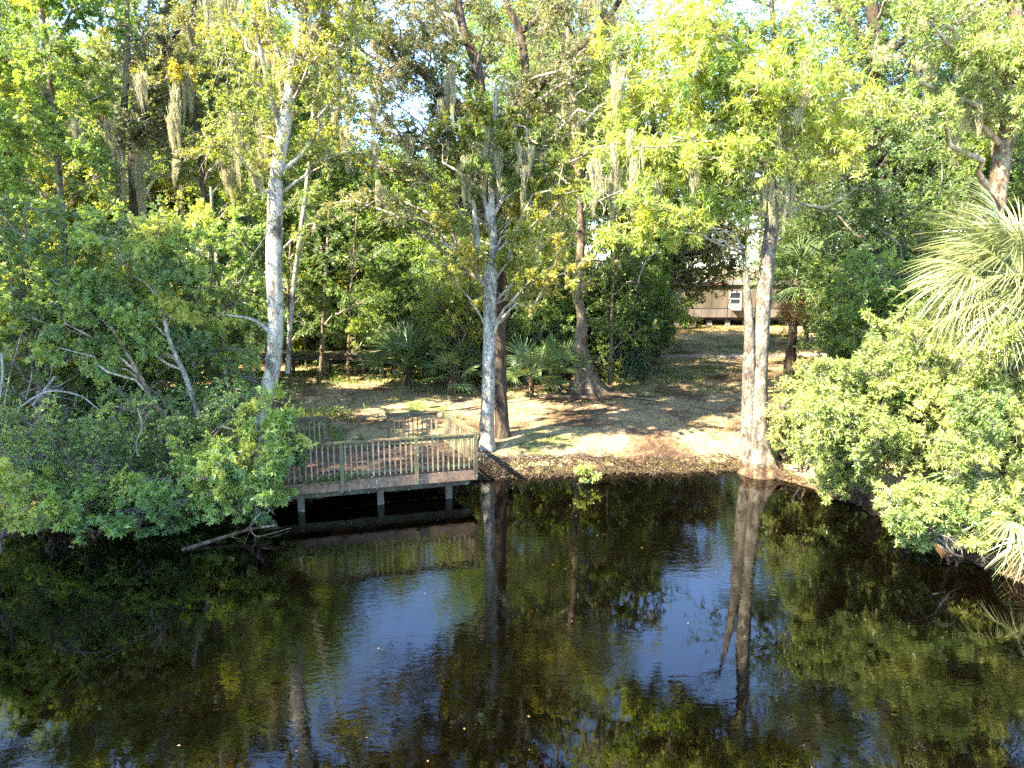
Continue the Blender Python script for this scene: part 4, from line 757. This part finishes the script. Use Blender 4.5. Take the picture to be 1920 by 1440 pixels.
# ------------------------------------------------------------------ Spanish moss
def moss(label, u, v, Y, ln, wd, seed, n=None, group=None):
    rng = np.random.default_rng(seed); c = A(u, v, Y); L = PX(ln, Y); w = PX(wd * 1.25, Y) / 2; g = Geo(); K = 10; s = np.linspace(0, 1, K)
    nt = max(2, int(2 + w * 16)); n = n or int(40 + 75 * nt * min(L, 1.4) ** .5)
    tx = rng.uniform(-w, w, nt); ty = rng.uniform(-w, w, nt) * .7; tl_ = L * (1 - .55 * np.abs(tx) / w) * rng.uniform(.4, 1.1, nt); tl_[0] = L; tx[0] *= .3
    tz = rng.uniform(-.35, .22, nt) * min(L, 2.0); dr = rng.normal(0, .06, (nt, 2)); j = rng.integers(0, nt, n); l = tl_[j] * rng.beta(1.5, 1.5, n) * rng.uniform(.5, 1, n) ** .3
    z0 = -rng.uniform(0, .55, n) * (tl_[j] - l); sp = .035 + .05 * rng.random(nt)[j]
    top = -z0 / np.maximum(tl_[j], .01); r0 = rng.normal(0, 1, (n, 2)) * (sp * (1 - .75 * top))[:, None]
    f = top[:, None] + s[None, :] * (l / tl_[j])[:, None]; nar = np.clip(1 - .8 * f, .12, 1); ph = rng.uniform(0, 6.28, (n, 1)); fr = rng.uniform(5, 16, (n, 1)); am = .024 * rng.uniform(.3, 1.6, (n, 1))
    P = np.zeros((n, K, 3)); P[:, :, 0] = tx[j][:, None] + r0[:, :1] * nar + dr[j][:, :1] * f + am * np.sin(fr * s * l[:, None] * 1.4 + ph) + .012 * np.sin(f * 9 + j[:, None]); P[:, :, 1] = ty[j][:, None] + r0[:, 1:] * nar + dr[j][:, 1:] * f + am * np.cos(fr * s * l[:, None] * 1.2 + ph * 2)
    P[:, :, 2] = tz[j][:, None] + z0[:, None] - l[:, None] * s; P += c
    a = rng.uniform(0, pi, n); W2 = .0058 * rng.uniform(.6, 1.6, n)[:, None] * (1.1 - s)[None, :]; D = np.stack([np.cos(a), np.sin(a), 0 * a], 1)[:, None, :] * W2[..., None]
    V = np.concatenate([P + D, P - D], 1); k = np.arange(K - 1); q = np.stack([k, k + 1, k + 1 + K, k + K], 1); idx = (q[None] + (np.arange(n) * 2 * K)[:, None, None]).reshape(-1, 4)
    g.add(V.reshape(-1, 3), idx, np.repeat(rng.uniform(0, 1, n), 2 * K)); return tag(g.obj('spanish_moss', M['moss'], origin=c), label, 'moss', group or 'Spanish moss hanging in the trees')
MS = [('ragged moss beard low in the left part of the bright crown, over the lawn', 1190, 250, 20.0, 130, 26), ('long moss beard hanging beside the fork of the twin stems, on its right', 1470, 330, 20.6, 110, 26), ('moss rag draped on the centre right twigs of the forked grey tree', 985, 270, 22.0, 110, 26), ('long pale moss streamer hanging alone at the left edge of the bright crown', 1150, 285, 20.4, 165, 20), ('dense pale moss tuft above the long streamer, left part of the bright crown', 1155, 128, 20.4, 90, 26),
      ('thin moss streamer hanging below the bright crown, between the long streamer and the twin stems', 1234, 352, 20.6, 82, 12), ('moss tuft hanging from the dead branch left of the twin stems', 1372, 285, 20.8, 105, 30),
      ('shaggy moss wrapped round the fork of the twin stemmed tree', 1440, 318, 20.5, 120, 52), ('moss beard high on the twin stemmed tree, above its shaggy fork', 1455, 222, 20.5, 90, 40), ('small moss tuft on the dead branch by the sky gap', 1305, 298, 20.8, 62, 34),
      ('thin moss strand in the top right part of the bright crown', 1513, 98, 20.2, 74, 7), ('yellowish moss curtain left of the leaning brown trunk', 1838, 195, 19.2, 70, 48), ('broad moss curtain hanging at the very top, right of the oak', 1110, -30, 22.5, 115, 44),
      ('moss streamer at the top edge, left part of the bright crown', 1236, -20, 21.0, 60, 12), ('moss beard on the dead limb stub in the top of the oak', 715, 62, 23.0, 70, 30), ('moss hanging down the forked grey trunk, left strand', 912, 255, 22.0, 150, 18),
      ('moss hanging down the forked grey trunk, right strand', 930, 285, 22.0, 120, 16), ('moss tuft left of the forked grey trunk', 868, 308, 22.0, 80, 30), ('moss beard under the left oak limb', 830, 186, 23.0, 40, 28),
      ('thick moss sheath on the thicker of two shrouded trunks', 256, 290, 24.7, 190, 32), ('moss sheath on the thinner of two shrouded trunks', 226, 300, 24.0, 100, 26), ('long brownish moss beard right of the shrouded trunks', 335, 140, 24.0, 170, 26), ('moss streamer high between the shrouded trunks and the pale leaning trunk', 392, 0, 23.5, 130, 28),
      ('pale moss beard beside the pale leaning trunk at mid height', 442, 235, 23.5, 120, 28), ('grey moss tuft left of the shrouded trunks', 206, 235, 23.8, 70, 24), ('grey moss rag hanging near the banded trunk', 140, 235, 23.0, 80, 16), ('moss strands right of the pale leaning trunk, near the top', 606, 35, 21.5, 90, 22),
      ('moss in the yellow leaves right of the vine wrapped trunk', 430, 300, 24.0, 90, 18), ('moss veil at the top edge left of the pale trunk', 425, -40, 20.0, 110, 40), ('moss on the cypress where its trunk narrows', 1078, 520, 29.7, 60, 26), ('moss veil high on the cypress', 1070, 200, 29.6, 90, 22), ('moss tuft high on the straight trunk', 1648, 70, 30.0, 70, 22), ('small moss tuft behind the leaning brown trunk', 1722, 105, 24.0, 40, 10), ('moss wisp in the small leaved branches left of the oak', 712, 340, 22.6, 60, 18), ('moss wisp at the lower left of the oak crown', 765, 255, 22.6, 60, 16), ('moss wisp over the twigs near the pale trunk', 650, 190, 21.5, 70, 16)]
for i, q in enumerate(MS): moss(*q, 700 + i)
rm = np.random.default_rng(31)
for i in range(46):     # small wisps nobody could tell apart
    u, v = [(rm.uniform(150, 520), rm.uniform(0, 330)), (rm.uniform(560, 900), rm.uniform(0, 420)), (rm.uniform(1100, 1560), rm.uniform(60, 360)), (rm.uniform(1640, 1900), rm.uniform(0, 260))][i % 4]
    moss('small wisp of Spanish moss among the twigs of the canopy', u, v, rm.uniform(19.5, 24.5), rm.uniform(35, 95), rm.uniform(8, 26), 800 + i, None, 'small wisps of Spanish moss in the canopy')

# ------------------------------------------------------------------ loose wood, stumps, roots
def log(name, label, pts, rad, mat, seed, cat='log'):
    rng = np.random.default_rng(seed); g = Geo(); S = spline(np.hstack([np.array(pts, float), np.array(rad, float)[:, None]]), 18); P = S[:, :3]; g.tubes(P, np.maximum(S[:, 3], .004), 8, .06, rng)
    k = 4; p, d, _, _ = kids(rng, P[None], k, .3, .95, 30, 60); g.tubes(vpoly(rng, p, d, rng.uniform(.2, .7, k), 4, .15, .05), np.linspace(max(rad) * .3, .004, 5)[None] * np.ones((k, 1)), 4)
    return tag(g.obj(name, M[mat], smooth=True, origin=P[0]), label, cat)
log('fallen_branch', 'grey fallen branch lying half in the water left of the deck', [W(340, 1032, .0), W(385, 1018, .05), W(430, 1004, .12), W(470, 992, .2), W(520, 985, .3)], [.05, .05, .045, .035, .02], 'bark_twig', 1)
log('fallen_branch', 'forked bare branch jutting up over the thicket at the left edge', [A(30, 770, 16.5), A(65, 745, 16.6), A(100, 733, 16.7), A(150, 742, 16.6), A(185, 768, 16.5)], [.03, .025, .022, .018, .01], 'dead_wood', 2)
log('fallen_branch', 'pale broken stick leaning left over the thicket at the left edge', [A(62, 760, 17), A(85, 730, 17), A(103, 706, 17)], [.04, .035, .03], 'dead_wood', 3)
log('bare_stem', 'pale upright bare stem rising from the thicket at the left edge', [A(0, 745, 16.3), A(5, 700, 16.3), A(2, 660, 16.4)], [.03, .028, .02], 'dead_wood', 4, 'stem')
log('vine', 'thin pale vines hanging in the dark hollow at the far left', [A(48, 560, 18.5), A(42, 620, 18.5), A(22, 690, 18.4), A(8, 760, 18.4)], [.02, .022, .02, .02], 'dead_wood', 5, 'vine')
log('vine', 'crooked thin vine right of the vines in the dark hollow at the far left', [A(70, 620, 18.5), A(55, 660, 18.5), A(60, 700, 18.4), A(48, 750, 18.4)], [.016, .016, .015, .015], 'dead_wood', 6, 'vine')
log('bare_stem', 'short pale sapling stem rising in front of the left thicket', [A(258, 855, 16.3), A(256, 830, 16.3), A(266, 800, 16.3), A(258, 765, 16.4)], [.018, .018, .016, .01], 'dead_wood', 7, 'stem')
log('fallen_log', 'short reddish log end on the bank right of the swollen tree foot', [A(1462, 858, 21.2), A(1490, 842, 21.4), A(1510, 826, 21.8)], [.15, .15, .13], 'bark_tan', 8)
log('fallen_log', 'rotting log lying on the lawn edge below the palmettos', [W(1010, 742, .95), W(1080, 745, .95), W(1150, 748, .95)], [.06, .08, .05], 'bark_brown', 9)
log('overhanging_twig', 'bare crooked twig drooping to the water beside the deck', [A(490, 960, 16.0), A(470, 985, 15.9), A(480, 1005, 15.8), A(510, 1000, 15.8), A(545, 990, 15.9)], [.012, .012, .01, .008, .005], 'dead_wood', 10, 'twig')
log('arching_branch', 'bare branch arching down left of the trailer', [A(1235, 470, 27), A(1215, 485, 27), A(1202, 510, 27), A(1192, 545, 27)], [.03, .028, .022, .012], 'dead_wood', 11, 'branch')
log('hanging_vine', 'thin pale vine hanging in front of the trailer window', [A(1376, 505, 46), A(1373, 540, 46), A(1365, 575, 46), A(1362, 602, 46)], [.03, .03, .028, .026], 'dead_wood', 12, 'vine')
def stump(label, u, v, Y, wpx, hpx, seed):
    rng = np.random.default_rng(seed); b = A(u, v, Y); b[2] = gz(b[0], b[1]) - .25; h = PX(hpx, Y) + .25; r = PX(wpx / 2, Y); g = Geo()
    P, R = trunk_geo(g, [b, b + UP * h * .3, b + UP * h * .8, b + UP * h * .97, b + UP * h], [r * 1.1, r, r * .85, r * .7, .01], rng, 22, 12, .5, 5, rough=.05, fh=.5); return tag(g.obj('tree_stump', M['bark_tan'], smooth=True, origin=b), label, 'stump')
stump('pale cut stump under the sunlit shrub on the right bank, the thicker of two', 1646, 900, 17.6, 28, 60, 31); stump('slim stump under the sunlit shrub, right of the thicker one', 1703, 895, 17.4, 13, 45, 32)
# surface roots round the cypress foot and the bank
g = Geo(); rr = np.random.default_rng(9); c0 = A(1095, 740, 30.2)
for i in range(16):
    a = rr.uniform(-2.9, .2); L = rr.uniform(1, 3.2); t = np.linspace(0, 1, 9); x = c0[0] + cos(a) * (L * t + .3) + .12 * np.sin(t * 7 + i); y = c0[1] + sin(a) * (L * t + .3); z = GZ(x, y) + .05 * (1 - t) + .015 * np.sin(t * 15 + i); g.tubes(np.stack([x, y, z], 1), np.linspace(.09, .015, 9) * rr.uniform(.5, 1.1), 6)
tag(g.obj('surface_roots', M['bark_brown'], smooth=True, origin=c0), 'tangle of surface roots spreading over bare soil from the cypress foot', 'roots', kind='stuff')

# ------------------------------------------------------------------ ground cover
rg = np.random.default_rng(123)
def scatter(n, x0, x1, y0, y1, dmin, keep=None):
    X = rg.uniform(x0, x1, n); Y = y0 + (y1 - y0) * rg.uniform(0, 1, n) ** 1.25; d = sdist(X, Y); m = d > dmin
    if keep is not None: m &= keep(X, Y, d)
    X, Y, d = X[m], Y[m], d[m]
    rel = (X - FR[0]) * 1.0; a = np.stack([X, Y], 1) - FR[:2]; f = a @ fx[:2]; gg = a @ (-nrm[:2]); inside = (f > -.05) & (f < 5.3) & (gg > 0) & (gg < 2.75); return X[~inside], Y[~inside], d[~inside]
def patch(X, Y): return np.sin(X * .9 + 1.3 * np.sin(Y * .55)) * np.cos(Y * .7 + X * .3) + .4 * np.sin(X * 2.7 + Y * 1.9)
X, Y, d = scatter(230000, -20, 22, 16, 58, .02, lambda X, Y, d: (np.abs(X / Y) < .78) & (np.random.default_rng(4).random(len(X)) < .55 + .35 * patch(X, Y)))
P = np.stack([X, Y, GZ(X, Y) - .005], 1); D = rg.normal(0, .5, P.shape) + UP * .8; g = Geo(); sc_ = .045 + .0016 * (Y - 18)
tt = np.clip(.55 - .28 * (patch(X * .8 + 4, Y * .8) > .45) + .2 * rg.normal(0, 1, len(X)) * .8, 0, 1)
leaves(g, rg, P, D, (sc_ * (1.3 + .9 * np.clip(patch(X * 2.3, Y * 2.3), 0, 1)))[:, None, None], 'lance', .2, tt, .05)
tag(g.obj('grass', M['grass'], origin=(0, 25, .5)), 'short dry straw coloured grass on the lawn and bank', 'grass', kind='stuff')
X, Y, d = scatter(46000, -20, 20, 16, 58, .35, lambda X, Y, d: (np.abs(X / Y) < .78) & (patch(X * 1.1 + 2, Y * 1.1 - 3) > -.35)); P = np.stack([X, Y, GZ(X, Y) + .012], 1); D = rg.normal(0, 1, P.shape) * [1, 1, .15]; g = Geo(); leaves(g, rg, P, D, .085, 'oval', 2.5, None)
tag(g.obj('leaf_litter', M['litter'], origin=(0, 25, .5)), 'brown fallen leaves scattered over lawn and bank', 'fallen leaves', kind='stuff')
# tangled bank fringe: roots, twigs, weeds at the waterline
g = Geo(); n = 2800; X = -1.2 + 9.7 * rg.uniform(0, 1, n) ** 2.2; Y = np.interp(X, SH[:, 0], SH[:, 1]) + rg.uniform(-.2, .6, n) * np.where(X < 2.5, 1.7, 1.0); P = np.stack([X, Y, np.maximum(GZ(X, Y), 0) + .03], 1)
D = rg.normal(0, 1, P.shape) * [1, 1, .25] + [0, -.25, 0]; g.tubes(vpoly(rg, P, D, rg.uniform(.12, .6, n), 3, .25, -.05), np.array([.01, .009, .006, .002])[None] * rg.uniform(.5, 1.6, (n, 1)), 3, tint=.5)
tag(g.obj('bank_twigs', M['bark_twig'], origin=(3, 21, .2)), 'grey tangle of twigs and roots along the water edge', 'twigs', kind='stuff')
g = Geo(); n = 2600; X = rg.uniform(-1.2, 8.5, n); Y = np.interp(X, SH[:, 0], SH[:, 1]) + rg.uniform(-.1, .45, n); P = np.stack([X, Y, np.maximum(GZ(X, Y), 0) + .02], 1); D = rg.normal(0, .5, P.shape) + [0, -.4, .5]
leaves(g, rg, P, D, .09, 'lance', .3, .4, .2); tag(g.obj('bank_weeds', M['grass'], origin=(3, 21, .2)), 'rough grass and weeds drooping over the bank', 'weeds', kind='stuff')
# green weeds along the back edge of the lawn and between the thickets
g = Geo(); n = 26000; X = rg.uniform(-18, 9, n); Y = rg.uniform(27, 36, n); m = (rg.random(n) < np.clip((Y - 28.5) / 4, 0, 1)) | ((X < -8) & (Y > 19)); X2 = rg.uniform(-15, -5.5, 16000); Y2 = rg.uniform(18.2, 27, 16000); X = np.concatenate([X[m], X2]); Y = np.concatenate([Y[m], Y2])
m = patch(X * 1.6, Y * 1.6) > -.1; X, Y = X[m], Y[m]; P = np.stack([X, Y, GZ(X, Y) + rg.uniform(.02, .28, len(X))], 1); leaves(g, rg, P, rg.normal(0, .8, P.shape) + UP * .3, .1, 'oval', .8, .5, .25)
tag(g.obj('ground_cover', M['leaf_green'], origin=(-5, 30, 1)), 'low green weeds and creepers under the trees', 'ground cover', kind='stuff')

g = Geo(); n = 70; X = rg.uniform(-9, 9, n); Y = rg.uniform(8, 20.5, n) ; m = (sdist(X, Y) < -.3) & (rg.random(n) < np.clip(.75 - X * .06, .1, 1)); X, Y = X[m], Y[m]; P = np.stack([X, Y, 0 * X + .006], 1); leaves(g, rg, P, rg.normal(0, 1, P.shape) * [1, 1, .04], .045, 'oval', 6.0, None)
tag(g.obj('floating_leaves', M['litter'], origin=(-3, 15, 0)), 'a few brown leaves floating on the dark water', 'fallen leaves', kind='stuff')
